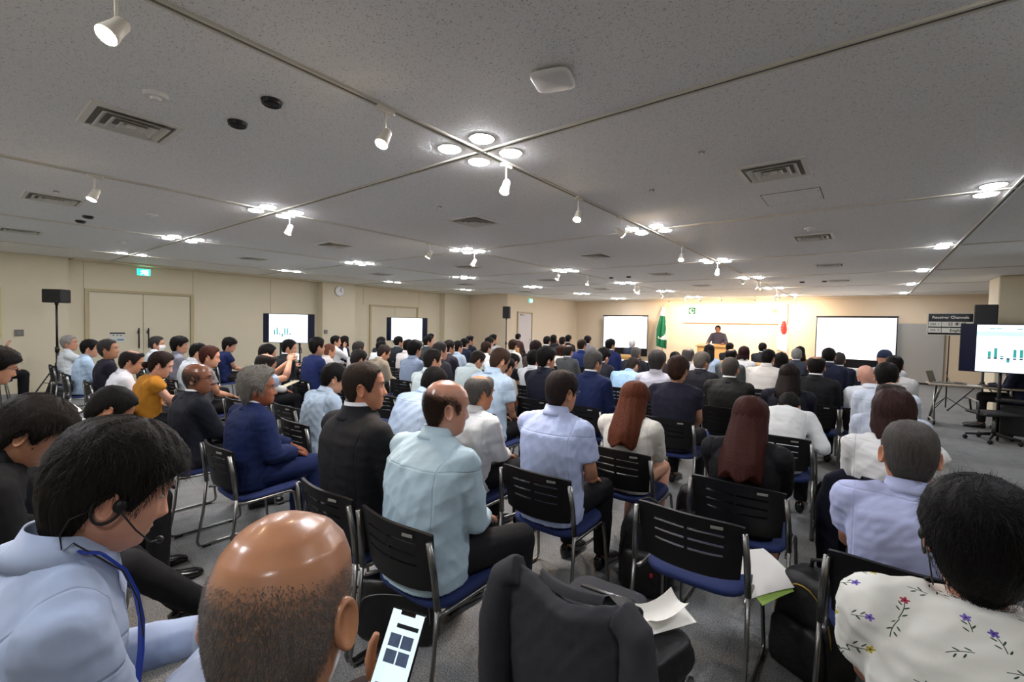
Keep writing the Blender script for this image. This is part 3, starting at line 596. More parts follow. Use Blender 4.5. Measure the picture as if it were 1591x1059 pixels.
def top_builder(kind, B, arms, wd, seg, loose):
    mb = MB(); n = seg * 2 + 4; an = np.linspace(0, 2 * PI, n, endpoint=False); rings = []
    for (z, hw, hd, yo) in TOR:
        zz = z; k_ = wd if z < 1.0 else 1 + (wd - 1) * .4
        rings.append(B(np.stack([(hw * k_ + loose) * np.sign(np.cos(an)) * np.abs(np.cos(an)) ** .8, yo + (hd * k_ + loose) * np.sign(np.sin(an)) * np.abs(np.sin(an)) ** .85, np.full(n, zz)], 1)))
    mb.loft(rings)
    for sx, (S_, E_, W_) in arms.items():
        base = B(np.array([sx * .07, .0, 1.035])); r0 = .064 + loose
        f = {'short': .62, 'tee': .5, 'cap': .3}.get(kind, None)
        mb.tube([base, S_], [.052 + loose * .6, r0 - .004], seg); mb.ball(S_, r0, seg, 8)
        if f: mb.tube([S_, S_ + (E_ - S_) * f], [r0, .060 + loose], seg)
        else:
            mb.tube([S_, S_ * .5 + E_ * .5, E_], [r0, .057 + loose, .051 + loose], seg); mb.ball(E_, .051 + loose, seg, 6); mb.tube([E_, E_ + (W_ - E_) * .5, E_ + (W_ - E_) * .97], [.05 + loose, .047 + loose, .039 + loose * .8], seg)
    return mb
def ear(mb, side, n):
    an = np.linspace(0, 2 * PI, n, endpoint=False); rings = []
    prof = [(1.0, -.004), (1.05, .002), (1.0, .0075), (.86, .0085), (.72, .0035), (.45, .0), (.15, -.001)]
    Rm = rotz(-side * .42) ; out = []
    for q, h in prof:
        ry = .0185 * q; rz_ = .033 * q; egg = 1 + .18 * np.sin(an)
        P = np.stack([np.full(n, side * h), np.cos(an) * ry * egg, np.sin(an) * rz_], 1); P = P @ rotx(.2).T @ Rm.T; out.append(P + np.array([side * .0785, -.014, -.012]))
    mb.loft(out if side > 0 else [o[::-1] for o in out])
def shoe_mesh():
    mb = MB(); n = 14; an = np.linspace(0, 2 * PI, n, endpoint=False); rg_ = []
    for (y, w_, h, zc) in ((-.075, .02, .03, .035), (-.065, .034, .05, .05), (-.02, .038, .055, .055), (.04, .038, .042, .042), (.10, .046, .032, .032), (.16, .045, .026, .027), (.195, .03, .018, .02), (.205, .012, .01, .014)):
        z = zc + h * np.sin(an); rg_.append(np.stack([w_ * np.cos(an), np.full(n, y), np.maximum(z, 0.002)], 1))
    mb.loft(rg_); return mb.mesh('shoe', [M_SHOE])
SHOE = shoe_mesh()
def strands(mb, T, n, style, length, wid, g, out=.35, jit=.25, thick=.015, lift=1.0):
    """short tapered ribbons growing from the scalp"""
    th = g.uniform(-PI, PI, n * 3); z = .1165 - (g.uniform(0, 1, n * 3) ** 1.0) * .225; lo = hairline(th, style); hi = hairtop(th, style); ok = (z > lo + np.where(style == 'bald', g.uniform(0, 1, n * 3) ** 2 * .03, 0)) & (z < hi - g.uniform(0, 1, n * 3) ** 1.5 * np.where(style == 'bald', .05, .02)); th, z = th[ok][:n], z[ok][:n]; n = len(z)
    P = headsurf(th, z, False); Nn = P - np.array([0, -.005, -.005]); Nn /= np.linalg.norm(Nn, axis=1, keepdims=True)
    top = np.clip((z - .06) / .05, 0, 1)[:, None]
    comb = np.array([0, 0, -1.0]) * (1 - top) + np.array([.35, .8, -.2]) * top; D = comb - Nn * np.sum(comb * Nn, 1, keepdims=True); D /= np.linalg.norm(D, axis=1, keepdims=True) + 1e-6
    D = D + g.normal(size=(n, 3)) * jit; ln = length * g.uniform(.6, 1.25, n)[:, None] * ((.38 + .62 * np.clip((z - .0) / .06, 0, 1))[:, None] if style == 'mop' else 1); P0 = P + Nn * thick * .6 * lift
    P1 = P0 + (D * .55 + Nn * out * .6) * ln * .5; P2 = P1 + (D * .8 + Nn * out * .15) * ln * .5
    sd = np.cross(D, Nn); sd /= np.linalg.norm(sd, axis=1, keepdims=True) + 1e-6; w2 = wid
    V = np.stack([P0 - sd * w2, P0 + sd * w2, P1 - sd * w2 * .8, P1 + sd * w2 * .8, P2], 1).reshape(-1, 3); F = []
    for i in range(n): a = i * 5; F += [(a, a + 1, a + 3, a + 2), (a + 2, a + 3, a + 4)]
    mb.add(T(V), F)
def build_person(name, label, loc, rz, o, ztop):
    lod = o['lod']; s = o['_s']; lean = o['_lean']; B, la = bender(s, lean); seg = (14, 10, 7)[lod]; wd = o.get('wd', 1.0); g = np.random.default_rng(o['seed'])
    root = thing(name, label, 'person', loc, rz)
    stand = o.get('stand', 0)
    skin = o.get('skin', '#c9977a'); hs, hc = o['hair']; hp, hy = o.get('hp', 0), o.get('hy', 0); hroll = o.get('hr', 0)
    Nk = B(np.array([0, .008, 1.085])); Rh = rotz(hy) @ rotx(-hp) @ roty(hroll); Rt = rotx(-la); hs_k = o.get('hk', 1.0)
    def T(P):      # head space -> person space; the neck blends towards the torso
        P = np.asarray(P, float); sh = P.shape; P = P.reshape(-1, 3) * hs_k; wt = np.clip((P[:, 2] + .20) / .09, 0, 1)[:, None]; wt = wt * wt * (3 - 2 * wt); Q = P + np.array([0, .022, .120]) * hs_k
        return (Nk + wt * (Q @ Rh.T) + (1 - wt) * (Q @ Rt.T)).reshape(sh)
    o['_T'] = T; mb = MB(); nt_, nz_ = ((64, 66), (36, 40), (20, 22))[lod]
    th = np.linspace(-PI, PI, nt_, endpoint=False); zz = np.concatenate([[.1173, .116, .1125], np.linspace(.105, -.128, nz_), [-.142, -.17, -.20]])
    rings = [T(headsurf(th, z, lod < 2 or True)) for z in zz]; sm = [scalp_mask(th, np.full(nt_, z), hs) for z in zz]
    for (z, hw, hd, yo) in TOR[::-1][1:]: rings.append(B(np.stack([hw * .86 * wd * np.sin(th), yo + hd * .86 * wd * np.cos(th), np.full(nt_, z)], 1))); sm.append(np.zeros(nt_))
    mb.loft([r_[::-1] for r_ in rings]); scal = np.concatenate([np.concatenate([a[::-1] for a in sm]), [1 if hs not in ('none', 'bald', 'crown') else 0, 0]])
    e_ = MB(); 
    if hs not in ('long', 'bob') or lod == 0:
        n0 = mb.n; ear_m = MB(); [ear(ear_m, sx, (20, 14, 8)[lod]) for sx in (-1, 1)]; mb.add(T(np.concatenate(ear_m.v)), ear_m.f)
    if lod < 2:
        for sx in (-1, 1):
            c = headsurf(.36 * sx, .002)
            mb.mi = 2; b_ = MB().ball(c + np.array([0, .001, 0]), (.012, .0055, .0045), 10, 6); mb.add(T(b_.v[0]), b_.f)
            mb.mi = 1; b_ = MB().ball(c + np.array([0, .0045, 0]), (.005, .003, .0045), 8, 6); mb.add(T(b_.v[0]), b_.f)
            c = headsurf(.36 * sx, .024); b_ = MB().ball(c + np.array([0, .001, 0]), (.017, .004, .0032), 8, 6); mb.add(T(b_.v[0]), b_.f); mb.mi = 0
    arms = {}
    zb = B(np.array([0, 0, .47]))
    ar = o.get('arms', 'lap')
    PRE = {'lap': ((.085, .30, .645), (-.085, .31, .645)), 'lap2': ((.12, .27, .645), (-.05, .33, .65)), 'phone': ((.05, .34, .78), (-.05, .34, .78)), 'book': ((.09, .36, .72), (-.09, .36, .72)), 'fold': ((-.07, .20, .84), (.07, .22, .80)), 'chin': ((.05, .22, 1.0), (-.05, .28, .66)), 'photo': ((.08, .36, 1.12), (-.02, .38, 1.1)), 'pod': ((.23, .34, .62), (-.30, .36, .60))}
    W2 = PRE[ar] if isinstance(ar, str) else ar
    if 'wristR' in o: W2 = (tuple(rotz(-rz) @ (np.array(o['wristR']) - np.array([loc[0], loc[1], 0]))), W2[1])
    for i, sx in enumerate((1, -1)):
        S_ = B(np.array([sx * .178 * (1 + (wd - 1) * .7), -.012, .992])); W_ = np.array(W2[i], float)
        pole = o.get('pole', {}).get(sx, (sx * .55, -.5, -.8)); E_, W_ = ik(S_, W_, .275 * s, .25 * s, pole); arms[sx] = (S_, E_, W_)
        mb.tube([S_, S_ * .4 + E_ * .6, E_], [.045, .04, .036], seg); mb.tube([E_ + (S_ - E_) * .05, E_ * .65 + W_ * .35, W_ + (W_ - E_) * .03], [.037, .036, .024], seg)
        d = W_ - E_; dd = d / np.linalg.norm(d) + (np.array([0, 0, -.12]) if ar in ('lap', 'lap2') else 0); 
        if o.get('hdir', {}).get(sx) is not None: dd = np.array(o['hdir'][sx], float)
        hand(mb, W_, dd, o.get('hup', {}).get(sx, (0, 0.0, 1.0) if abs(dd[2]) < .85 else (0, -1, .2)), -sx if True else sx, (10, 8, 6)[lod], curl=o.get('curl', .4))
    lk = o.get('legs', 'std'); lm, J = legs_mesh(lk, lod)
    for h, k_, a in J: mb.tube([h, k_], [.07, .05], 6 if lod else 8); mb.tube([k_, np.array(k_) * .5 + np.array(a) * .5, np.array(a) + [0, 0, -.03]], [.05, .048, .036], 8 if lod else 10)
    me = mb.mesh('body', [skin_mat(skin, hc, hs == 'bald'), hair_mat('#1a1614'), M_EYEW]); at = me.attributes.new('scalp', 'FLOAT', 'POINT'); arr = np.zeros(mb.n); arr[:len(scal)] = scal * o.get('scalp', .85); at.data.foreach_set('value', arr); link('body', me, root)
    # ---- hair
    if hs != 'none':
        hb = MB(); nth = (72, 40, 22)[lod]; nu = (26, 15, 9)[lod]; th = np.linspace(-PI, PI, nth, endpoint=False); thick = o.get('ht', {'short': .014, 'crew': .007, 'mop': .024, 'curly': .03, 'long': .018, 'bob': .02, 'bald': .006, 'crown': .009, 'tonsure': .014}[hs])
        lo = hairline(th, hs); hi = np.minimum(hairtop(th, hs), .1172); use = hi > lo + .01; rings_o = []; rings_i = []
        for u in np.linspace(0, 1, nu):
            z = hi + (lo - hi) * u; P = headsurf(th, z, False); Nn = P - np.array([0, -.005, 0.0]); Nn /= np.linalg.norm(Nn, axis=1, keepdims=True)
            endf = min(1, (1 - u) * 4.5 + .12); 
            if hs in ('bald', 'crown', 'tonsure'): endf = min(endf, u * 4 + .05)
            nzv = np.sin(th * 7 + u * 9 + o['seed']) * .5 + np.sin(th * 17 - u * 5 + o['seed'] * 2) * .3 + np.sin(th * 31 + u * 23) * .25 + (np.sin(th * 9 + np.sin(u * 20 + th * 3) * 2) * np.sin(u * 24) * (1.2 if hs == 'curly' else .2))
            tt = thick * endf * (1 + .16 * nzv) * (1 + .35 * np.clip(P[:, 2] / .1, 0, 1)); rings_o.append(P + Nn * tt[:, None]); rings_i.append(P - Nn * .005)
        if hs == 'bald': pass
        elif np.all(use): hb.loft([T(r_) for r_ in rings_o + rings_i[::-1]])
        else:
            idx = np.where(use)[0]; idx = idx[np.argsort((th[idx]) % (2 * PI))]; R_ = [r_[idx] for r_ in rings_o + rings_i[::-1]]; hb.loft([T(r_) for r_ in R_ + [R_[0]]], cap=False, closed=False)
        L = o.get('hl', 0)
        if hs in ('long', 'bob') and L:
            n = (44, 28, 16)[lod]; a0 = .95 if hs == 'long' else .62; rows = []; shf = []
            for t in np.linspace(0, 1, (22, 14, 9)[lod]):
                z = .045 - t * (L + .045); an = np.linspace(a0, 2 * PI - a0, n); fl = 1 + .05 * np.sin(t * 3); rx = (.090 + (.03 if hs == 'long' else .008) * t) * (1 - .5 * max(0, t - .8)); ry = .108 + (.004 if hs == 'bob' else .012) * t
                rip = 1 + .018 * np.sin(an * 15 + t * 6) + .012 * np.sin(an * 37 + t * 3); yc = -.006; shf.append(np.array([0, -(.075 * min(1, t * 1.3) + max(0, -(z + .05)) * math.tan(min(la, .5))) if hs == 'long' else 0, 0]))
                outer = np.stack([rx * rip * np.sin(an) * fl, yc + ry * rip * np.cos(an), np.full(n, z) + .022 * np.sin(an * 5 + o['seed']) * t], 1); inner = np.stack([(rx - .02) * np.sin(an), yc + (ry - .026) * np.cos(an), np.full(n, z)], 1); rows.append(np.concatenate([outer, inner[::-1]]))
            Th = (lambda P: (Nk + (np.asarray(P) * hs_k + np.array([0, .022, .120]) * hs_k) @ (Rh if hs == 'bob' else Rh).T)); hb.loft([Th(r_) + f_ for r_, f_ in zip(rows, shf)])
        if o.get('bun'):
            b_ = MB().ball((0, -.118, -.035), (.036, .034, .034), 14, 9); hb.add(T(b_.v[0]), b_.f)
        sn = o.get('strands', (5200, 900, 0)[lod])
        if sn: strands(hb, T, sn, hs, o.get('sl', {'short': .026, 'crew': .009, 'mop': .045, 'curly': .03, 'long': .03, 'bob': .03, 'bald': .007, 'crown': .011, 'tonsure': .022}[hs]), o.get('sw', (.0006, .0011, .002)[lod]), g, jit=.75 if hs == 'curly' else .25, out={'crew': .8, 'bald': .8, 'curly': .9}.get(hs, .3), thick=thick, lift=1.4 if hs not in ('bald', 'crown', 'crew') else .6)
        hb.build('hair', hair_mat(hc), root, smooth=True)
    # ---- clothes
    kind, cc = o['top']; vox = (.009, .014, .022)[lod]; loose = {'suit': .014, 'shirt': .006, 'short': .007, 'tee': .005, 'cap': .012}[kind] + o.get('loose', 0)
    nm = {'suit': 'jacket', 'shirt': 'shirt', 'short': 'short_sleeved_shirt', 'tee': 't_shirt', 'cap': 'blouse'}[kind]
    garment(top_builder(kind, B, arms, wd, seg, loose), nm, cloth_mat(kind, cc), root, vox, (5, 3, 2)[lod], o['seed'], (.011, .0105, .008)[lod] * o.get('wr', .55 if kind == 'suit' else 1.0), 'top' if not stand else None)
    # collar band around the neck
    if kind in ('suit', 'shirt', 'short') and o.get('collar', True):
        cb = MB(); n = (40, 24, 14)[lod]; an = np.linspace(.42, 2 * PI - .42, n); jac = kind == 'suit'
        def cring(r_, z, dy=0.0, drop=0.0): return B(np.stack([r_ * 1.02 * np.sin(an), .003 + dy + r_ * np.cos(an), z - drop * np.maximum(0, np.cos(an))], 1))
        def band(mb_, prof): mb_.loft([cring(*q) for q in prof], cap=False, closed=False)
        if jac:
            inn = MB(); band(inn, [(.067, 1.07), (.0655, 1.128, 0, .05), (.068, 1.132, 0, .055), (.074, 1.085, 0, .02), (.067, 1.07)]); inn.build('shirt_collar', cloth_mat('shirt', o.get('inner', '#e8e8ea')), root, smooth=True)
            band(cb, [(.073, 1.06), (.073, 1.112, 0, .06), (.077, 1.115, 0, .065), (.092, 1.062, -.004, .03), (.10, 1.045, -.006, .03), (.085, 1.04), (.073, 1.06)])
            cb.build('jacket_collar', cloth_mat('suit', cc), root, smooth=True)
        else:
            band(cb, [(.069, 1.06), (.0665, 1.12, 0, .045), (.070, 1.125, 0, .05), (.080, 1.085, -.002, .035), (.090, 1.066, -.004, .03), (.082, 1.062), (.069, 1.06)]); cb.build('collar', cloth_mat(kind, cc), root, smooth=True)
    # trousers / skirt and shoes
    key = (lk, lod, o.get('skirt', False)); tcol = o.get('tr', '#131418'); tm = cloth_mat('trouser', tcol)
    if o.get('skirt'):
        sk = MB(); sk.ball((0, 0, .535), (.176, .13, .094), seg + 4, 8); sk.tube([(0, .02, .535), (0, .25, .535), (0, .42, .53)], [.125, .12, .10], seg + 6); garment(sk, 'skirt', tm, root, vox, 3, 3, .003, 'leg')
    else:
        if key not in LEGS: LEGS[key] = garment(lm, 'trousers', tm, root, vox * 1.1, (5, 3, 2)[lod], 11, .004, 'leg' if not stand else None)
        else:
            LEGS.setdefault('copies', []).append((link('trousers', None_mesh(), root), LEGS[key], tm))
    if lod < 2:
        for h, k_, a in J:
            so = link('shoe', SHOE, root, (a[0], a[1] + .02, max(0, a[2] - .10) if not stand else -.37))
            if lk in ('fwd',): so.rotation_euler = (.35, 0, 0)
    return root
_nm = None
def None_mesh():
    global _nm
    if _nm is None: _nm = bpy.data.meshes.new('placeholder')
    return _nm
def finish_legs():
    for o, src, tm in LEGS.get('copies', []):
        o.data = src.data; o.material_slots[0].link = 'OBJECT'; o.material_slots[0].material = tm
    if _nm: bpy.data.meshes.remove(_nm)
ROWY = lambda r_: [0.10, 1.18, 2.08, 3.12][r_] if r_ < 4 else 3.12 + (r_ - 3)
def solve(px, py, r_, o):
    """seat a person in row r_ so that the crown of the head is where it was measured; the seat may slide within its row"""
    lean0 = lean = math.radians(o.get('lean', 6)); hp = o.get('hp', 0); hk = o.get('hk', 1); d = ray(px, py); sl = d[2] / d[1]
    lift = .014 if o['hair'][0] not in ('bald', 'none') else 0
    def crown(s, lean):
        B, la = bender(s, lean); Nk = B(np.array([0, .008, 1.085]))
        if hp > .3: return Nk + np.array([0, .06, .215]) * hk
        return Nk + (rotx(-hp) @ np.array([0, .012, .237])) * hk + np.array([0, 0, lift])
    for it in range(12):
        c0 = crown(1.0, lean); by = o['hY'] - c0[1] if 'hY' in o else ROWY(r_) + .17
        h0 = by + c0[1]; s = 1.0
        need = lambda s: (crown(s, lean)[2] - CAM_Z) / sl       # distance at which this body fits the sight line
        ymax, ymin = need(o.get('smin', .85)), need(1.06); far = max(ymax, ymin); near = min(ymax, ymin)
        hY = h0
        if sl < 0: hY = min(max(h0, need(1.06)) , 1e9); hY = max(need(1.06), h0) if h0 < need(1.06) else h0
        lo_, hi_ = sorted((need(o.get('smin', .85)), need(1.06)))
        hY = min(max(h0, lo_), hi_)
        if h0 - hY > o.get('slide', .4) and lean < math.radians(45): lean += .06; continue
        break
    a, b = o.get('smin', .85), 1.06
    for it in range(24):
        m_ = (a + b) / 2
        if crown(m_, lean)[2] > CAM_Z + sl * hY: b = m_
        else: a = m_
    s = (a + b) / 2; c = crown(s, lean); W_ = at_y(px, py, hY); o['_s'] = s; o['_lean'] = lean
    rz = o.get('rz', 0); return W_[0] + math.sin(rz) * c[1], hY - math.cos(rz) * c[1], W_[2]
# ------------------------------------------------------------------ who sits where (measured crown of the head, row, clothes)
BK = '#14110f'; BK2 = '#1b1614'; BR = '#2e1e16'; GY = '#5f5c58'; DG = '#34312f'; LG = '#8d8a85'; RB = '#3d1f18'
WH = '#e6e7ea'; LB = '#a9c0d8'; NV = '#1f2a52'; NVD = '#191d2e'; BLK = '#15151a'; CH_ = '#26282b'; GS = '#4a4d50'
PEOPLE = []
def P(px, py, row, top, hair, label, **k):
    k.update(top=top, hair=hair); PEOPLE.append((px, py, row, label, k))
# --- nearest row
P(450, 801, 0, ('shirt', '#3a3c44'), ('bald', '#5a5550'), 'person seen from behind holding up a lit phone at the bottom of frame', lod=0, hY=.27, skin='#c08a66', scalp=.62, tr='#3b3030', legs='crossL', lean=4, rz=.55, hp=.1, hy=.18, ht=.003, strands=20000, sl=.0045, sw=.00045, arms=((.035, .29, .855), (-.1, .3, .66)), wristR=(-.735, .52, .845), hdir={1: (.42, .25, .75)}, hup={1: (.5, .8, -.15)}, pole={1: (.8, -.3, -.7)}, curl=.3, tag='phone')
P(172, 676, 0, ('shirt', '#a3b2cc'), ('mop', '#1a1613'), 'person in lavender-blue shirt and blue lanyard looking down, headset over the ear', lod=0, hY=.22, skin='#cf9a80', lean=12, hp=.38, hy=-.12, tr='#20222a', arms='phone', strands=7000, sl=.05, tag='headset', legs='std', wd=1.05)
P(38, 622, 0, ('suit', '#0e0f12'), ('mop', '#171310'), 'person in black bent over beside the lanyard wearer at left edge', lod=0, hY=.21, skin='#bf8a6a', lean=16, hp=.55, hy=-.25, legs='fwd', arms='lap', inner='#22242a', strands=5000)
P(160, 600, 0, ('suit', '#0f1116'), ('short', BK), 'person in black suit with white collar, head bowed, left foreground', lod=1, skin='#b07d5c', hY=0.57, lean=26, hp=.65, hy=-.1, arms='lap', ht=.012)
P(2, 541, 0, ('suit', '#1d222c'), ('mop', BK), 'person in glasses holding an open notebook at the left edge', lod=1, skin='#c28e70', hY=.29, lean=10, hp=.3, arms='book', glasses=True, tag='notebook')
# --- second row
P(1527, 750, 1, ('short', 'floral'), ('mop', '#0d0b0b'), 'person in white floral print shirt at the bottom right corner', lod=0, skin='#c48a6c', lean=6, hp=.1, hy=.05, strands=8000, sl=.05, ht=.022, collar=False, loose=.012, tag='earhook', wd=1.02)
P(692, 590, 1, ('shirt', '#b9d2de'), ('bald', '#2e2018'), 'person in ice-blue long-sleeved shirt seated left of the draped jacket', lod=0, skin='#d09c84', lean=10, hp=.1, hy=-.42, wd=1.22, tr='#1b1b1e', legs='wide', arms='lap', scalp=.95, strands=14000, sl=.012, hk=1.06)
P(563, 560, 1, ('suit', '#1b1b1e'), ('crew', '#2a221d'), 'person in charcoal suit facing right beside the ice-blue shirt', lod=0, skin='#c08465', lean=2, hy=-.62, arms='lap', wd=1.0, tr='#1a1a1e', legs='std', hk=1.03, strands=6000)
P(400, 573, 1, ('suit', '#16244f'), ('curly', '#77736b'), 'person in royal blue suit seated between two dark suits on the left', lod=0, skin='#94583c', lean=10, hy=-.55, arms='lap2', tr='#16244f', legs='std', wd=1.05, sl=.03)
P(305, 564, 1, ('suit', '#1a1c25'), ('bald', '#3a332e'), 'person in dark navy suit wearing an earpiece and rimless glasses', lod=0, skin='#8f5f47', lean=4, hy=-.6, arms='lap', glasses=True, tag='earpiece', wd=1.1, strands=6000, sl=.009, scalp=.9)
P(250, 550, 1, ('cap', '#ad7420'), ('short', '#221512'), 'person in mustard yellow blouse reading on the left', lod=1, skin='#d3a58d', lean=10, hp=.32, hy=-.35, arms='book', bun=True, tr='#15161c', wr=1.3, ht=.017)
P(209, 543, 1, ('shirt', '#e3e4ea'), ('tonsure', '#1e1816'), 'person in white shirt just behind the mustard blouse, head tilted down', lod=1, skin='#bd8c6d', lean=10, hp=.3, hy=-.3)
P(165, 527, 1, ('tee', '#1f1d2a'), ('short', DG), 'person in dark navy polo near the left double doors', lod=1, skin='#b98465', lean=2, hp=-.12, hy=-.55)
P(141, 527, 1, ('shirt', '#b3cbe2'), ('short', BK), 'person in pale blue shirt between navy polo and white shirt, far left', lod=1, lean=8, hp=.15, hy=-.3)
P(105, 521, 1, ('shirt', '#d5dcde'), ('short', LG), 'person in white shirt with hand at chin by the tripod speaker', lod=1, skin='#c08c70', lean=3, hp=-.1, hy=-.5, arms='chin')
P(-16, 506, 1, ('shirt', '#a9c4de'), ('short', BK), 'person in light blue sleeve at the extreme left edge by the wall', lod=1, hY=.5, lean=4, arms='chin')
# --- third row
P(1417, 651, 2, ('short', '#b4bce0'), ('crew', '#4a4643'), 'person in lavender short-sleeved shirt in front of the floral shirt', lod=0, skin='#c98f70', lean=8, hp=.05, hy=.05, wd=1.06, strands=9000, sl=.011, hk=1.04)
P(872, 574, 2, ('short', '#b9c6e8'), ('crew', '#2b2320'), 'person in pale blue short-sleeved shirt and glasses, centre of the room', lod=0, skin='#c79272', lean=6, hp=.08, hy=-.25, wd=1.12, arms='lap2', glasses=True, strands=8000, sl=.014, ht=.011)
P(745, 580, 2, ('shirt', '#dfe2e2'), ('tonsure', '#55524e'), 'person in white shirt right behind the ice-blue shirt', lod=1, skin='#c18664', lean=8, hp=.12, hy=-.35, arms='lap')
P(656, 612, 2, ('shirt', '#bcd0e8'), ('short', BK), 'person in pale blue shirt bent forward between charcoal suit and ice-blue shirt', lod=1, lean=42, hp=.5, hy=-.2, wd=1.05, hY=2.6, fix=(-2.85, 2.25, .95, .66))
P(522, 564, 2, ('shirt', '#b7c9da'), ('short', BK), 'person in pale blue striped shirt behind the charcoal suit', lod=1, lean=20, hp=.3, hy=-.3)
P(412, 551, 2, ('short', '#a9bcd8'), ('tonsure', '#25201d'), 'person in pale blue shirt raising a phone behind the royal blue suit', lod=1, lean=12, hp=.35, hy=-.25, arms='photo', tag='phone_far')
P(327, 537, 2, ('tee', '#77767a'), ('short', RB), 'person in grey T-shirt behind the dark navy suit', lod=1, hY=2.02, lean=8, hp=.15, hy=-.4)
P(311, 533, 2, ('shirt', '#dfe6ea'), ('short', BK), 'person in white shirt left of the grey T-shirt', lod=2, hY=2.3, lean=14, hp=.3, hy=-.3)
P(278, 523, 2, ('shirt', '#8d8c98'), ('mop', BK), 'person in grey shirt facing right above the mustard blouse', lod=1, lean=4, hy=-.4)
P(243, 522, 2, ('shirt', '#dfe6ec'), ('short', DG), 'person in white shirt wearing a white face mask', lod=1, lean=4, hy=-.5, tag='mask')
# --- fourth row
P(985, 593, 3, ('suit', '#dcd8cc'), ('long', '#5a2f1e'), 'person in cream jacket and black heels just right of centre', lod=0, skin='#cf9c80', lean=6, hp=.1, hy=-.35, smin=.79, hl=.30, collar=False, skirt=True, tr='#e2e2dc', legs='tuck', hk=.97, strands=1500, loose=-.004)
P(1166, 617, 3, ('suit', '#0f0f12'), ('long', '#3a1c17'), 'person in black jacket directly beyond the empty chair with papers', lod=0, skin='#c9987c', lean=8, hp=.2, hy=-.1, smin=.78, slide=.6, hl=.30, collar=False, legs='tuck', strands=1500, hk=1.0)
P(1390, 606, 3, ('shirt', '#e4e4e2'), ('bob', '#33211d'), 'person in white shirt whose chair back carries a navy jacket', lod=0, skin='#c9987c', lean=8, hp=.1, hl=.12, strands=1500, hk=1.04)
P(774, 543, 3, ('short', '#bcd2e6'), ('short', '#3c2b22'), 'person in sky blue short-sleeved shirt looking down, centre', lod=1, lean=8, hp=.4, hy=-.35, ht=.011, arms='lap')
P(672, 541, 3, ('shirt', '#d5e3e2'), ('crew', '#221d1a'), 'person in pale mint shirt above the ice-blue shirt', lod=1, lean=6, hp=.1, hy=-.3, ht=.01)
P(557, 545, 3, ('shirt', '#cfd6dc'), ('short', '#221e1c'), 'person in pale shirt directly behind the charcoal suit head', lod=2, lean=14, hp=.35)
P(492, 524, 3, ('tee', '#1b2856'), ('short', BK), 'person in blue T-shirt beside an empty chair, mid left', lod=1, lean=6, hy=-.05, ht=.017)
P(450, 527, 3, ('suit', '#191b22'), ('short', BK), 'person in black jacket, arms folded, below the left television', lod=1, lean=4, hp=.15, hy=-.55, arms='fold')
P(417, 534, 3, ('shirt', '#e4e4e0'), ('short', BK), 'person in white shirt holding pale papers, left of the television stand', lod=2, lean=8, hp=.2, hy=-.3, hY=2.7)
P(358, 525, 3, ('tee', '#1a2652'), ('mop', BK), 'person in navy polo against the bare left wall, looking down', lod=1, lean=5, hp=.25, hy=-.5)
# --- fifth row
P(1215, 622, 4, ('shirt', '#e2e4e2'), ('short', BK), 'person in white shirt bent low beside the black jacket', lod=1, lean=58, hp=1.0, hY=4.75, fix=(-.55, 4.25, .95, 1.25))
P(1054, 553, 4, ('tee', '#1f1f2e'), ('short', '#35221a'), 'person in dark navy T-shirt behind the cream jacket', lod=1, lean=6, hp=.1, hy=-.05, wd=1.12, ht=.02)
P(921, 544, 4, ('suit', '#18244c'), ('short', '#4c4a48'), 'person in blue suit and glasses behind the pale blue shirt', lod=1, lean=5, hp=.05, hy=-.35, glasses=True)
P(848, 540, 4, ('suit', '#171a2a'), ('mop', BK), 'person in navy suit turning right, centre', lod=1, lean=4, hy=-.55)
P(786, 556, 4, ('short', '#e2e4de'), ('short', BK), 'person in cream short-sleeved shirt hidden behind the sky blue shirt', lod=2, lean=20, hp=.4)
P(738, 545, 4, ('short', '#d3e2e2'), ('short', '#2a211c'), 'person in white short-sleeved shirt bowed forward, centre left', lod=2, lean=24, hp=.55, hy=-.3)
P(683, 531, 4, ('suit', '#3c3c42'), ('short', DG), 'person in dark grey jacket above the pale mint shirt', lod=2, lean=5, hy=-.4)
P(644, 529, 4, ('shirt', '#93a3bb'), ('mop', BK), 'person in grey-blue shirt in front of the second television', lod=2, lean=8, hy=-.05)
P(595, 537, 4, ('suit', '#9a9180'), ('short', '#2c2624'), 'person in beige jacket looking down, mid left', lod=2, lean=12, hp=.4, hy=-.35)
P(557, 530, 4, ('shirt', '#e2e4e4'), ('short', DG), 'person in white shirt left of the beige jacket', lod=2, lean=6, hy=-.2)
P(512, 533, 4, ('shirt', '#e6e3e2'), ('crew', '#6b4536'), 'person in white shirt right of the blue T-shirt', lod=2, lean=8, hp=.1, hy=-.2)
P(1385, 592, 4, ('shirt', '#cdd6e6'), ('tonsure', '#332b27'), 'person in pale blue shirt third from front at the right end', lod=1, lean=10, hp=.3)
# --- sixth row
P(1378, 563, 5, ('shirt', '#d0dbea'), ('short', BK), 'person in pale shirt fourth from front at the right end', lod=1, lean=8, hp=.2)
P(1227, 566, 5, ('suit', '#131523'), ('long', '#19120f'), 'person in navy cardigan right of centre before a black suit', lod=1, hl=.2, collar=False, lean=6)
P(1135, 554, 5, ('suit', '#1f2120'), ('crew', '#4c4844'), 'person in charcoal green suit seen squarely from behind', lod=1, lean=6, wd=1.12, ht=.009)
P(1021, 545, 5, ('shirt', '#d6d5e0'), ('mop', '#3d3a38'), 'person in pale lilac shirt above the cream jacket', lod=1, lean=6, wd=1.0)
P(829, 543, 5, ('shirt', '#e2e4e8'), ('short', BK), 'person in white shirt peeking from behind the navy suit, centre', lod=2, lean=5)
P(771, 537, 5, ('shirt', '#cfd6da'), ('short', '#9a9a98'), 'person in pale shirt farther back above the sky blue shirt', lod=2, lean=5, hY=5.75)
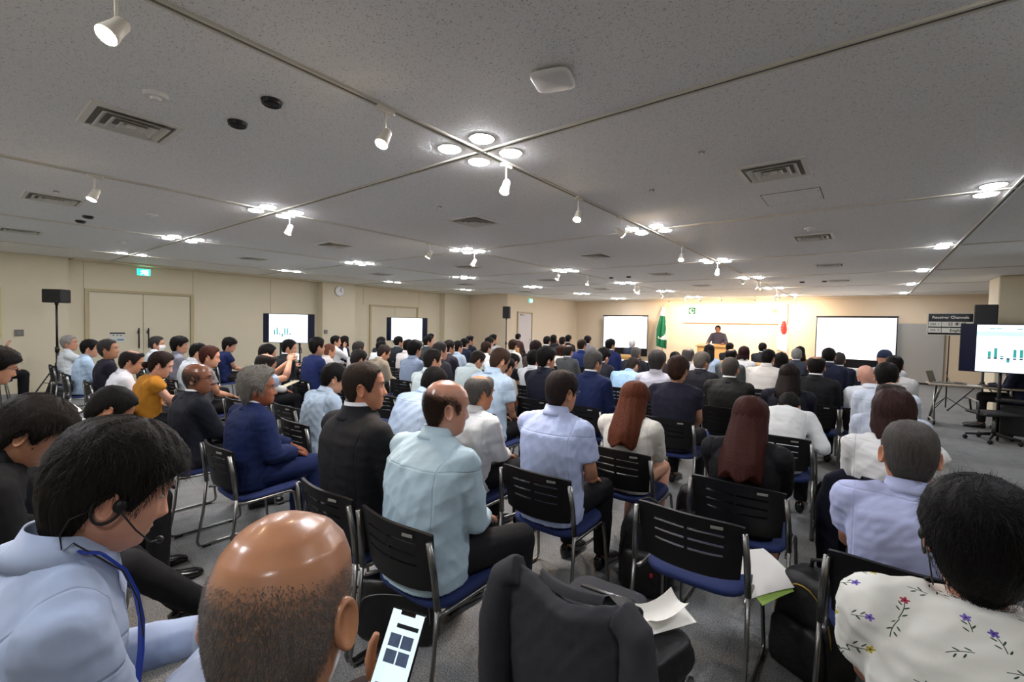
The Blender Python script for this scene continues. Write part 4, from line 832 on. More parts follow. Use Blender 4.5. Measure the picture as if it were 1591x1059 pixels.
P(697, 528, 5, ('suit', '#2c2833'), ('short', BK), 'person in dark plum jacket, mid left', lod=2, lean=5, hy=-.3)
P(636, 527, 5, ('shirt', '#e8e2e0'), ('short', BK), 'person in white shirt under the second television', lod=2, lean=10, hp=.2)
P(592, 529, 5, ('shirt', '#e2e6e6'), ('short', BK), 'person in white shirt behind the beige jacket', lod=2, lean=6, hY=5.9)
P(521, 521, 5, ('shirt', '#e6e6e4'), ('short', BK), 'person in white shirt with hand raised to chin, under the clock', lod=2, lean=2, hy=-.5, arms='chin')
# --- seventh row
P(1354, 567, 6, ('shirt', '#d8e0ea'), ('none', '#8a6a58'), 'person in pale blue shirt leaning left near the right end', lod=1, lean=8, hr=-.3, skin='#d0a08c')
P(1269, 552, 6, ('suit', '#101114'), ('tonsure', BK), 'person in black suit with white collar beside the navy cardigan', lod=1, lean=5)
P(1090, 547, 6, ('suit', '#14151c'), ('short', '#5c5852'), 'person in black suit and glasses turned to the right', lod=1, lean=5, hy=-.5, ht=.02, glasses=True)
P(981, 555, 6, ('shirt', '#a9cdea'), ('crew', '#2b2421'), 'person in sky blue shirt bowed forward below the left screen', lod=1, lean=24, hp=.5, hy=-.25, wd=1.15)
P(938, 541, 6, ('suit', '#26262f'), ('mop', BK), 'person in dark suit right of the blue suit', lod=2, lean=8, hp=.3, hy=-.3)
P(832, 529, 6, ('shirt', '#3a302c'), ('bob', '#221713'), 'person in dark brown top farther back above the navy suit', lod=2, hl=.12, lean=5)
P(795, 549, 6, ('tee', '#16161a'), ('short', BK), 'person in black top looking down, right of the sky blue shirt', lod=2, lean=30, hp=.6, hY=5.7)
P(755, 530, 6, ('shirt', '#e6e4de'), ('short', BR), 'person in white shirt upright behind the bowed white shirt', lod=2, lean=5)
P(711, 529, 6, ('shirt', '#bcccde'), ('short', BK), 'person in light blue shirt, centre left row', lod=2, lean=6, hy=-.2)
P(665, 521, 6, ('suit', '#3b4345'), ('short', BK), 'person in grey-green suit facing right beside the second television', lod=2, lean=2, hy=-.6)
P(619, 522, 6, ('suit', '#20262c'), ('short', BK), 'person in dark suit before the second television screen', lod=2, lean=3, hy=-.2)
P(592, 523, 6, ('suit', '#23242c'), ('short', BK), 'person in dark jacket at the left edge of the second television', lod=2, lean=3)
P(535, 522, 6, ('suit', '#1c2138'), ('bob', '#1b1412'), 'person in navy suit by the left wall near the clock', lod=2, hl=.1, lean=2, hy=-.4)
# --- eighth row and beyond
P(1390, 552, 7, ('shirt', '#d8d8d8'), ('short', BK), 'person in white shirt behind the cap wearer, right end', lod=2, lean=6)
P(1193, 542, 7, ('shirt', '#e2e0da'), ('short', BK), 'person in white shirt right of the charcoal green suit', lod=2, lean=10, hp=.2, hy=-.2, wd=1.15)
P(1069, 540, 7, ('shirt', '#e2e2e4'), ('tonsure', '#54504e'), 'person in white shirt left of the black suit with glasses', lod=2, lean=5)
P(883, 535, 7, ('suit', '#57595a'), ('tonsure', '#2c2622'), 'person in grey suit left of the blue suit', lod=2, lean=5)
P(797, 527, 7, ('shirt', '#e6e2dc'), ('short', BR), 'person in cream shirt in front of the pale door', lod=2, lean=6)
P(760, 523, 7, ('suit', '#2c2524'), ('short', BK), 'person in dark brown jacket near the second speaker stand', lod=2, lean=4)
P(722, 525, 7, ('suit', '#252c40'), ('short', BK), 'person in navy jacket by the far left wall', lod=2, lean=4)
P(1375, 544, 8, ('shirt', '#c9cdd2'), ('none', BK), 'person in navy cap, farthest at the right end of the seats', lod=2, lean=6, tag='cap')
P(1288, 540, 8, ('suit', '#1b2138'), ('short', BK), 'person in navy suit left of the right screen', lod=2, lean=5)
P(1214, 548, 8, ('suit', '#1a1a1c'), ('bob', '#15110f'), 'person in black beside the white shirt, right of centre', lod=2, hl=.12, lean=8)
P(1136, 541, 8, ('suit', '#585c5c'), ('tonsure', BK), 'person in grey suit behind the charcoal green suit', lod=2, lean=5)
P(1049, 546, 8, ('suit', '#2a2226'), ('short', BK), 'person in dark top behind the dark navy T-shirt', lod=2, lean=10)
P(988, 539, 8, ('suit', '#2b2d34'), ('short', GY), 'person in dark suit below the left screen', lod=2, lean=5)
P(948, 526, 8, ('suit', '#212f62'), ('short', BK), 'person in blue suit at the left screen edge, facing right', lod=2, lean=3, hy=-.4)
P(904, 527, 8, ('suit', '#26366e'), ('short', BR), 'person in bright blue suit left of the left screen', lod=2, lean=4, hy=-.2)
P(871, 536, 8, ('shirt', '#d6cfc8'), ('bob', '#3b241b'), 'person in pale top left of the grey suit', lod=2, hl=.1, lean=5)
P(766, 519, 8, ('suit', '#24262c'), ('short', BK), 'person in dark suit facing right by the second speaker stand', lod=2, lean=2, hy=-.6)
P(730, 521, 8, ('suit', '#1f2636'), ('short', BK), 'person in navy suit facing right by the far left wall', lod=2, lean=2, hy=-.6)
P(669, 518, 8, ('suit', '#1e1e22'), ('short', BK), 'person in black at the right edge of the second television', lod=2, lean=2, hy=-.5)
P(1304, 547, 9, ('suit', '#1a1f33'), ('short', '#3b3836'), 'person in navy suit just right of the other navy suit by the screen', lod=2, lean=6)
P(1156, 538, 9, ('shirt', '#dcdad6'), ('bob', '#2c1718'), 'person in white shirt below the right half of the banner', lod=2, hl=.1, lean=5)
P(1102, 535, 9, ('shirt', '#b7c9de'), ('long', BK), 'person in pale blue directly before the lectern', lod=2, hl=.18, lean=4)
P(850, 522, 9, ('suit', '#4b5552'), ('short', BK), 'person in grey-green suit near the far wall, left of stage', lod=2, lean=4)
P(1238, 541, 10, ('suit', '#3e434f'), ('short', LG), 'person in slate suit below the red and white flag', lod=2, lean=5)
P(913, 521, 10, ('suit', '#77757a'), ('short', BK), 'person in light grey suit near the front left', lod=2, lean=3)
P(874, 523, 10, ('suit', '#3c3a40'), ('short', BK2), 'person in dark grey suit near the front, far left', lod=2, lean=3)
P(1243, 538, 11, ('shirt', '#8a5a34'), ('long', BK), 'person in rust top below the red and white flag', lod=2, hl=.16, lean=3)
P(883, 520, 11, ('suit', '#1c1c20'), ('short', BK), 'person in black suit in the front left rows', lod=2, lean=3)
P(1134, 532, 12, ('suit', '#232328'), ('short', BK), 'person in dark suit on a wooden chair just right of the lectern', lod=2, lean=3, seat='wood')
P(1185, 532, 12, ('suit', '#24262c'), ('short', BK), 'person in dark suit on a wooden chair below the banner end', lod=2, lean=3, seat='wood')
P(982, 527, 12, ('suit', '#2a3040'), ('short', '#d8d4d0'), 'person in dark suit on a wooden chair before the left screen', lod=2, lean=3, seat='wood')
P(805, 518, 12, ('suit', '#4a3230'), ('short', BK), 'person in brown seated against the pale door', lod=2, lean=2, seat='wood')
P(860, 520, 12, ('suit', '#17161a'), ('bob', BK), 'person in black holding a microphone by the front left wall', lod=2, hl=.1, lean=2, seat='wood', arms='chin')
FIG = {}
for i, (px, py, row, label, o) in enumerate(PEOPLE):
    o['seed'] = i + 1
    if 'fix' in o: x, by, o['_s'], o['_lean'] = o['fix']
    else: x, by, z = solve(px, py, row, o)
    o['_pos'] = (x, by)
M_WOOD = mat('pale_wood', '#c89b5a', .45, noise=.12, nscale=8, stretch=(1, 1, 8))
def wood_chair(x, y, label):
    r = thing('wooden_chair', label, 'chair', (x, y, 0), 0, 'wooden front chairs')
    MB().panel(lambda u, v: (u * .23, -.02 * (1 - u * u) - .03 * v, .52 + .3 * v), np.linspace(-1, 1, 9), np.linspace(0, 1, 4), th=.02).build('backrest', M_WOOD, r, smooth=True)
    MB().box((0, .25, .43), (.46, .44, .04), bevel=.012).build('seat', M_WOOD, r)
    for sx in (-1, 1):
        MB().tube([(sx * .21, .0, .6), (sx * .21, .02, .43), (sx * .21, -.02, 0)], .018, 8).build('leg', M_WOOD, r, smooth=True); MB().tube([(sx * .2, .43, .42), (sx * .2, .44, 0)], .018, 8).build('leg', M_WOOD, r, smooth=True)
for (px, py, row, label, o) in PEOPLE:
    x, by = o['_pos']; lb = label.replace('person', '').strip()
    FIG[(px, py)] = build_person('person', label, (x, by, 0), o.get('rz', 0.0), o, 0)
    short = ' '.join(('chair of the person ' + lb).replace(',', '').split()[:15]); cr_ = o.get('rz', 0.0); cx_ = x + math.sin(cr_) * .17 + o.get('cdx', 0); cy = by - .17 * math.cos(cr_)
    if o.get('seat') == 'wood': wood_chair(cx_, cy, 'wooden ' + short)
    else: chair(cx_, cy, 'black ' + short, cr_, detail=1 if row < 7 else 0)
EMPTY = [(-0.61, ROWY(2), 'empty black chair with blue seat and papers in the middle foreground'), (-0.67, ROWY(1), 'black chair under the draped grey jacket'), (-4.42, ROWY(2), 'empty black chair with white papers near the blue T-shirt'), (-7.75, ROWY(3), 'empty black chair right of the navy polo by the left wall'), (-1.98, ROWY(3) , 'empty black slotted chair behind the pale blue short-sleeved shirt'), (-1.15, ROWY(6) + .0, 'empty chair left of the black suit with white collar'), (-0.55, ROWY(7), 'empty chair in the right block between suits'), (-4.3, ROWY(3), 'empty chair behind the papers chair, mid left')]
for x, y, lb in EMPTY: chair(x, y, lb, detail=1)

# ================================================================== accessories worn by people
def by_label(start): 
    for (px, py, row, label, o) in PEOPLE:
        if label.startswith(start): return FIG[(px, py)], o
def spectacles(root, T, mt):
    g = MB()
    for sx in (-1, 1):
        a = np.linspace(0, 2 * PI, 21); g.tube(T(np.stack([sx * .033 + .024 * np.cos(a), .105 - .010 * np.abs(np.cos(a)) * (sx * np.cos(a) > 0), -.001 + .017 * np.sin(a)], 1)), .0014, 5, cap=False)
        g.tube(T(np.array([(sx * .057, .095, .004), (sx * .076, .06, .006), (sx * .083, -.005, .006), (sx * .082, -.03, -.012)])), .0016, 5)
    g.tube(T(np.array([(-.01, .108, .002), (0, .111, .004), (.01, .108, .002)])), .0014, 5); g.build('glasses', mt, root, smooth=True)
M_CABLE = mat('cable_black', '#0c0c0d', .5); M_BLUE = mat('lanyard_blue', '#1d3fa8', .6)
root_o = None
def earpiece(root, T, sx=1, mic=True, cable=None):
    e = MB(); a = np.linspace(.4, 2 * PI - .2, 22); e.tube(T(np.stack([np.full(22, sx * .0905), -.012 + .024 * np.cos(a + 1.2), -.012 + .036 * np.sin(a + 1.2)], 1)), .0032, 6)
    b = MB().ball((sx * .0925, .006, -.010), (.008, .012, .014), 12, 8); e.add(T(b.v[0]), b.f); o_ = e.build('earpiece', M_CABLE, root, smooth=True)
    if mic:
        m_ = MB(); m_.tube(T(np.array([(sx * .093, .01, -.02), (sx * .085, .05, -.055), (sx * .06, .09, -.085), (sx * .035, .108, -.088)])), .0018, 6); b = MB().ball((sx * .030, .112, -.088), (.009, .008, .008), 10, 6); m_.add(T(b.v[0]), b.f); m_.build('microphone_boom', M_CABLE, o_, smooth=True)
    if cable is not None:
        c = MB(); hp_ = T(np.array([(sx * .0905, -.036, -.025), (sx * .088, -.058, -.045), (sx * .084, -.06, -.075), (sx * .078, -.045, -.105)])); B, la = bender(root_o['_s'], root_o['_lean']); bp_ = B(np.array([(sx * .085, -.01, 1.118), (sx * .098, .03, 1.09), (sx * .10, .07, 1.06), (sx * .098, .105, 1.0), (sx * .09, .13, .92)]) ); c.tube(np.concatenate([hp_, bp_]) , .0016, 5); c.build('cable', M_CABLE, o_, smooth=True)
for (px, py, row, label, o) in PEOPLE:
    r = FIG[(px, py)]; T = o['_T']; root_o = o; tg = o.get('tag')
    if o.get('glasses') and o['lod'] < 2: spectacles(r, T, M_GLASS)
    if tg == 'headset':
        earpiece(r, T, 1, True, 'chest')
        B, la = bender(o['_s'], o['_lean']); L_ = MB(); pts = B(np.array([(.084, .0, 1.10), (.09, .03, 1.095), (.09, .07, 1.06), (.085, .10, 1.01), (.078, .122, .95), (.07, .135, .88), (.06, .142, .80), (.05, .145, .74)])); 
        w2 = np.array([.009, 0.002, 0]); L_.loft([[p - w2, p + w2, p + w2 + [0, .004, .002], p - w2 + [0, .004, .002]] for p in pts]); lo = L_.build('lanyard', M_BLUE, r); MB().box(pts[-1] + [0, .012, -.05], (.07, .006, .1), bevel=.002).build('badge', M_WHITE, lo)
    if tg == 'earhook': earpiece(r, T, -1, False, 'chest')
    if tg == 'earpiece': earpiece(r, T, 1, False)
    if tg == 'mask':
        th = np.linspace(-1.15, 1.15, 15); mk = MB(); mk.loft([T(headsurf(th, z) + np.stack([np.sin(th), np.cos(th), 0 * th], 1) * h) for z, h in ((-.018, .003), (-.045, .012), (-.075, .014), (-.112, .005))], cap=False, closed=False); mo = mk.build('face_mask', M_WHITE, r, smooth=True)
    if tg == 'cap':
        th = np.linspace(-PI, PI, 24, endpoint=False); cp = MB(); rg2 = []
        for z in (.117, .112, .1, .08, .055, .03, .012): P_ = headsurf(th, z, False); Nn = P_ / np.linalg.norm(P_, axis=1, keepdims=True); rg2.append(T(P_ + Nn * .014))
        cp.loft(rg2); co = cp.build('cap', cloth_mat('cap_cloth', '#26324a'), r, smooth=True)
        b = MB(); a = np.linspace(-1.1, 1.1, 12); b.loft([T(np.stack([.085 * np.sin(a), .10 * np.cos(a), np.full(12, .02)], 1)), T(np.stack([.08 * np.sin(a), .03 + .15 * np.cos(a), np.full(12, .005)], 1))], cap=False, closed=False); b.build('brim', cloth_mat('cap_cloth', '#26324a'), co, smooth=True)
# ---- phones and papers in hand
M_PHONE = mat('phone_black', '#0d0d10', .2); M_SCREEN = mat('phone_screen', '#dff0f6', .2, emit='#d3ecf5', estr=.22); M_PAPER = mat('white_paper', '#eceae2', .7); M_LIME = mat('lime_paper', '#b4d96a', .7); M_PIC = mat('screen_picture', '#4e5c74', .3, emit='#5c6c88', estr=.06, noise=.6, nscale=60); M_PICD = mat('screen_text', '#1b2530', .3)
def phone(label, loc, rot, w_=.072, h_=.148, detail=True):
    r = thing('smartphone', label, 'phone', loc); r.rotation_euler = rot     # screen faces local -y
    MB().box((0, 0, 0), (w_, .009, h_), bevel=.004).build('case', M_PHONE, r)
    sc_ = MB().box((0, -.0048, 0), (w_ - .006, .001, h_ - .006)).build('screen', M_SCREEN, r)
    if detail:
        MB().box((0, -.0054, h_ / 2 - .006), (.03, .001, .007)).build('notch', M_PHONE, sc_); MB().box((.006, -.0054, .046), (.044, .001, .007)).build('title_line', M_PICD, sc_)
        for i, (a, b) in enumerate(((-.012, .022), (.013, .022), (-.012, -.004), (.013, -.004))): MB().box((a, -.0054, b), (.022, .001, .021)).build('picture_tile', M_PIC, sc_)
        MB().box((0, -.0054, -.055), (.05, .001, .018)).build('picture_strip', mat('strip_tan', '#a89a8c', .4), sc_)
    return r
px_, o_ = by_label('person seen from behind'); X0, Y0 = o_['_pos']
phone('smartphone with a lit screen of pictures held up at the bottom', (-.675, .53, .955), (-.55, .12, .45))
fr, o_ = by_label('person in pale blue shirt raising a phone'); X0, Y0 = o_['_pos']; phone('phone held up sideways behind the royal blue suit', (X0 + .03, Y0 + .46, 1.17), (0, PI / 2, 0), detail=False)
fr, o_ = by_label('person in lavender-blue shirt'); X0, Y0 = o_['_pos']; phone('dark phone in the hands of the lanyard wearer', (X0 + .0, Y0 + .43, .765), (-1.0, 0, 0), detail=False)
def sheet(name, label, loc, w_, h_, rot, mt, cat='paper', curl=.0):
    o = MB().panel(lambda u, v: (u * w_, v * h_, curl * ((u) ** 2 + v * v)), np.linspace(-.5, .5, 6), np.linspace(-.5, .5, 6), th=.0012).build(name, mt, label=label, cat=cat); o.location = loc; o.rotation_euler = rot; autosmooth(o); return o
sheet('leaflet', 'white leaflet with green edge on the lanyard wearer lap', (X0 + .06, Y0 + .42, .70), .15, .21, (.2, 0, .3), M_PAPER); sheet('leaflet', 'lime green leaflet under the hands of the lanyard wearer', (X0 + .13, Y0 + .40, .69), .15, .21, (.15, .1, -.3), M_LIME)
fr, o_ = by_label('person in glasses holding'); X0, Y0 = o_['_pos']
nb = thing('notebook', 'open white notebook held by the glasses wearer at left edge', 'notebook', (X0 + .02, Y0 + .47, .80)); nb.rotation_euler = (.5, 0, 0)
for sx in (-1, 1): MB().panel(lambda u, v: (sx * u * .15, v * .2, .02 * math.sin(u * PI) + .012), np.linspace(0, 1, 6), np.linspace(-.5, .5, 3), th=.004 * sx).build('page_block', M_PAPER, nb, smooth=True)
MB().box((0, 0, 0), (.32, .22, .006)).build('cover', M_PHONE, nb)
# papers on chairs
sheet('handout', 'white handout hanging over the side of the empty chair', (-.37, 2.40, .455), .22, .31, (.0, .40, -.55), M_PAPER, curl=-.05); sheet('handout', 'lime green handout under the white one on the empty chair', (-.345, 2.42, .436), .22, .31, (.0, .42, -.42), M_LIME, curl=-.05)
sheet('handout', 'white slip of paper on the bag beside the draped jacket', (-.52, 1.50, .612), .08, .17, (.1, .15, -.45), M_PAPER, curl=.1); sheet('handout', 'second white slip on the bag beside the draped jacket', (-.50, 1.51, .606), .085, .17, (.1, .17, -.62), M_PAPER)
sheet('handout', 'white papers on the empty chair near the blue T-shirt', (-4.42, 2.35, .455), .3, .3, (0, 0, .2), M_PAPER)
sheet('handout', 'folded pale papers in the lap left of the television stand', (-6.2, 2.95, .70), .22, .3, (.4, 0, -.3), mat('cream_paper', '#d9cfae', .7))
sheet('handout', 'white papers on the lap behind the charcoal suit', (-3.3, 2.5, .64), .21, .3, (.1, 0, .3), M_PAPER)
# ---- the jacket over the chair back
M_COAT = mat('charcoal_pinstripe', '#38393d', .8, spec=.25, noise=.12, nscale=120, bump=.2, bscale=30)
def draped_jacket(label, loc, mt, seed, kx):
    ck = thing('draped_jacket', label, 'jacket', loc); ck.scale = (kx, 1, 1)
    c = MB(); us = np.linspace(-1, 1, 17)
    def coat_ring(z, off): return [(u * (.245 + .02 * (0.8 - z)), -.035 - .045 * (1 - u * u) - off - .015 * math.sin(5 * u + z * 9), z + (.035 * (abs(u) ** 1.5) - .02 if z > .7 else 0)) for u in us]
    rings = [coat_ring(z, .0) for z in (.20, .3, .42, .54, .64, .72, .775)] + [[(x, y + .035, z + .018) for x, y, z in coat_ring(.785, 0)], [(x, y + .075, z - .012) for x, y, z in coat_ring(.785, 0)]] + [[(x * .93, y + .085, z) for x, y, z in coat_ring(zz, 0)] for zz in (.69, .58, .5)]
    # thicken: outer loop plus an inner offset
    V = np.array(rings); 
    nrm = np.cross(np.gradient(V, axis=1), np.gradient(V, axis=0)); nrm /= np.linalg.norm(nrm, axis=2, keepdims=True) + 1e-9
    inner = V + nrm * .012 * (-1); full = []
    for a, b in zip(V, inner): full.append(np.concatenate([a, b[::-1]]))
    c.loft(full); garment(c, 'jacket_body', mt, ck, .009, 3, seed, .0045, None)
    for sx in (-1, 1):
        s_ = MB(); s_.tube([(sx * .20, -.03, .80), (sx * .262, -.045, .77), (sx * .285, -.06, .64), (sx * .28, -.065, .42), (sx * .27, -.06, .20)], [.05, .052, .058, .056, .05], 14); garment(s_, 'sleeve', mt, ck, .010, 3, 9 + sx, .006, None)
    k_ = MB(); a = np.linspace(-1, 1, 15); k_.loft([[(u * .125, -.012 - .03 * (1 - u * u), .782) for u in a], [(u * .13, -.002 - .03 * (1 - u * u), .806) for u in a], [(u * .135, .014 - .03 * (1 - u * u), .806) for u in a], [(u * .15, .05 - .02 * (1 - u * u), .765) for u in a], [(u * .15, .045 - .02 * (1 - u * u), .758) for u in a], [(u * .125, .0 - .03 * (1 - u * u), .785) for u in a]], cap=False, closed=False)
    k_.build('collar', mt, ck, smooth=True)
draped_jacket('charcoal suit jacket draped over a chair back in the foreground', (-.68, 1.18, 0), M_COAT, 5, .86)
_p, o_ = by_label('person in white shirt whose chair'); draped_jacket('dark navy jacket draped over a chair back near the right end', (o_['_pos'][0], o_['_pos'][1] - .18, -.01), mat('navy_coat', '#161826', .8, spec=.2, bump=.2, bscale=30), 15, .95)
# ---- bags
M_BAG = mat('bag_nylon', '#121214', .55, noise=.25, nscale=40, bump=.4, bscale=60); M_ZIP = mat('zip_brass', '#b79a4a', .35, metal=.8); M_RED = mat('red_tag', '#c2183c', .5); M_LEATH = mat('bag_leather', '#141416', .35, bump=.3, bscale=120)
def soft_box(w_, d_, h_, top=.8, seg=20):
    mb = MB(); an_ = np.linspace(0, 2 * PI, seg, endpoint=False); q_ = lambda a, b, z, y=0: np.stack([a * np.sign(np.cos(an_)) * np.abs(np.cos(an_)) ** .45, y + b * np.sign(np.sin(an_)) * np.abs(np.sin(an_)) ** .45, np.full(seg, z)], 1)
    mb.loft([q_(w_ * .44, d_ * .42, 0), q_(w_ * .5, d_ * .5, .03), q_(w_ * .51, d_ * .52, h_ * .4), q_(w_ * .48, d_ * .48, h_ * .75), q_(w_ * .5 * top, d_ * .42, h_ * .93), q_(w_ * .4 * top, d_ * .3, h_)]); return mb
def backpack(label, loc, rz, w_=.30, d_=.20, h_=.46, tagc=None, zipper=False):
    r = thing('backpack', label, 'backpack', loc, rz); garment(soft_box(w_, d_, h_), 'main_compartment', M_BAG, r, .011, 4, 21, .006, None)
    garment(soft_box(w_ * .8, d_ * .35, h_ * .5, .95), 'front_pocket', M_BAG, r, .011, 3, 22, .004, None).location = (0, -d_ * .58, .03)
    hd = MB().tube([(-.05, d_ * .15, h_ - .01), (-.045, d_ * .15, h_ + .035), (0, d_ * .15, h_ + .055), (.045, d_ * .15, h_ + .035), (.05, d_ * .15, h_ - .01)], .009, 8).build('top_handle', M_BAG, r, smooth=True)
    for sx in (-1, 1):
        st = MB(); pts = [np.array(q) for q in ((sx * .07, d_ * .45, h_ * .93), (sx * .10, d_ * .66, h_ * .7), (sx * .11, d_ * .66, h_ * .4), (sx * .14, d_ * .5, .06))]; st.loft([[p + [-.025, 0, 0], p + [.025, 0, 0], p + [.025, .012, 0], p + [-.025, .012, 0]] for p in pts]); st.build('shoulder_strap', M_BAG, r)
    a = np.linspace(0, PI, 15); MB().tube(np.stack([w_ * .44 * np.cos(a), np.full(15, -d_ * .44), h_ * .45 + h_ * .46 * np.sin(a)], 1), .0035, 5).build('zipper', M_ZIP if zipper else M_DKMET, r, smooth=True)
    if tagc: MB().box((w_ * .15, -d_ * .79, h_ * .35), (.018, .006, .022)).build('red_tag', M_RED, r)
    return r
backpack('black backpack with a small red tag left of the empty chair', (-1.02, 2.68, 0), .25, tagc=True, w_=.32, d_=.24, h_=.48)
backpack('black leather-look backpack with brass zip under the lavender shirt chair', (-.15, 2.52, 0), -.5, zipper=True, w_=.30, d_=.22, h_=.46)
backpack('black backpack on the floor behind the ice-blue shirt chair legs', (-2.05, 2.0, 0), .3, w_=.28, d_=.2, h_=.4)
backpack('dark backpack by the feet of the black jacket wearer', (-1.02, 3.62, 0), .2, w_=.26, d_=.18, h_=.36)
backpack('dark rounded bag in the aisle near the right end seats', (-.15, 4.5, 0), .4, w_=.32, d_=.2, h_=.36)
backpack('black bag on the floor by the left tripod speaker', (-11.5, 1.35, 0), .3, w_=.34, d_=.2, h_=.34)
bc = thing('briefcase', 'black soft briefcase standing under the ice-blue shirt chair', 'briefcase', (-1.80, 1.42, 0), .55)
garment(soft_box(.42, .13, .31, .97), 'case_body', M_LEATH, bc, .011, 3, 31, .004, None)
MB().tube([(-.07, 0, .30), (-.065, 0, .345), (0, 0, .36), (.065, 0, .345), (.07, 0, .30)], .009, 8).build('handle', M_LEATH, bc, smooth=True); a = np.linspace(0, PI, 13); MB().tube(np.stack([.18 * np.cos(a), np.full(13, -.069), .13 + .13 * np.sin(a) ** .4], 1), .003, 5).build('zipper', M_STEEL, bc, smooth=True)
for sx in (-1, 1): MB().tube([(sx * .2, 0, .24), (sx * .225, 0, .25), (sx * .225, 0, .21), (sx * .2, 0, .2)], .004, 6).build('ring', M_STEEL, bc, smooth=True)
hb_ = thing('shoulder_bag', 'black bag resting on the seat of the jacket chair', 'bag', (-.60, 1.45, .45), -.25); garment(soft_box(.36, .30, .13, 1.0), 'bag_body', M_BAG, hb_, .010, 4, 41, .005, None); MB().tube([(-.17, .02, .05), (-.19, -.02, .06), (-.19, -.06, .03), (-.17, -.1, .05)], .008, 8).build('strap', M_BAG, hb_, smooth=True)
fb = thing('folded_coat', 'folded dark coat lying on the seat behind the jacket collar', 'coat', (-.75, 1.56, .45), .1); garment(soft_box(.30, .24, .12, 1.0), 'coat_bundle', M_COAT, fb, .010, 4, 43, .006, None); MB().box((0, 0, .122), (.2, .02, .008), bevel=.003).build('coat_label', M_PHONE, fb)
# ---- speaker stands
M_GRILLE = mat('speaker_grille', '#0f0f11', .6, bump=.6, bscale=400)
def speaker_stand(label, slabel, loc, rz, zt, bw, bd, bh, turn=0):
    r = thing('speaker_stand', label, 'stand', loc, rz); MB().tube([(0, 0, .25), (0, 0, .95)], .022, 12).build('lower_tube', M_BLACK, r, smooth=True); MB().tube([(0, 0, .9), (0, 0, zt)], .017, 12).build('upper_tube', M_BLACK, r, smooth=True); MB().tube([(0, 0, .88), (0, 0, .98)], .032, 12).build('clamp', M_BLACK, r, smooth=True)
    MB().ball((.04, 0, .93), (.018, .012, .012), 8, 6).build('knob', M_BLACK, r, smooth=True); MB().tube([(0, 0, .60), (0, 0, .68)], .034, 12).build('collar', M_BLACK, r, smooth=True)
    for i in range(3):
        a_ = i * 2 * PI / 3 + .5; d = np.array([math.cos(a_), math.sin(a_), 0]); lg = MB().tube([d * .03 + [0, 0, .64], d * .56 + [0, 0, .015]], .012, 8).build('leg', M_BLACK, r, smooth=True); MB().ball(d * .56 + np.array([0, 0, .015]), .016, 8, 6).build('foot', M_GLIDE, lg, smooth=True); MB().tube([[0, 0, .28], d * .29 + [0, 0, .335]], .008, 6).build('brace', M_BLACK, r, smooth=True)
    s_ = thing('loudspeaker', slabel, 'loudspeaker', (loc[0], loc[1], zt), rz + turn); MB().box((0, 0, bh / 2 + .01), (bw, bd, bh), bevel=.012).build('cabinet', M_BLACK, s_); MB().box((0, -bd / 2 - .003, bh / 2 + .01), (bw * .92, .008, bh * .94), bevel=.003).build('grille', M_GRILLE, s_); MB().tube([(0, 0, -.03), (0, 0, .012)], .028, 12).build('socket', M_BLACK, s_, smooth=True); MB().disc((bw * .3, -bd / 2 - .009, bh * .15), .012, .004, 10).build('badge', M_STEEL, s_)
    return r
speaker_stand('black tripod stand of the speaker by the left double doors', 'small black loudspeaker on a tripod by the left double doors', (-12.05, 1.42, 0), .75, 1.80, .34, .22, .25)
MB().tube([(-12.2, 1.42, 1.9), (-12.3, 1.45, 1.86), (-12.25, 1.45, 1.4), (-12.1, 1.45, .7), (-12.12, 1.5, .02)], .005, 6).build('speaker_cable', M_CABLE, label='thin black cable down the left tripod speaker', cat='cable', smooth=True)
speaker_stand('black pole stand of the far speaker before the alcove wall', 'tall black loudspeaker on a pole before the alcove wall', (-10.15, 12.55, 0), .5, 1.80, .25, .24, .42)
speaker_stand('black stand of the speaker behind the right television', 'black loudspeaker behind the top of the right television', (1.75, 12.6, 0), -.15, 1.62, .32, .34, .54)
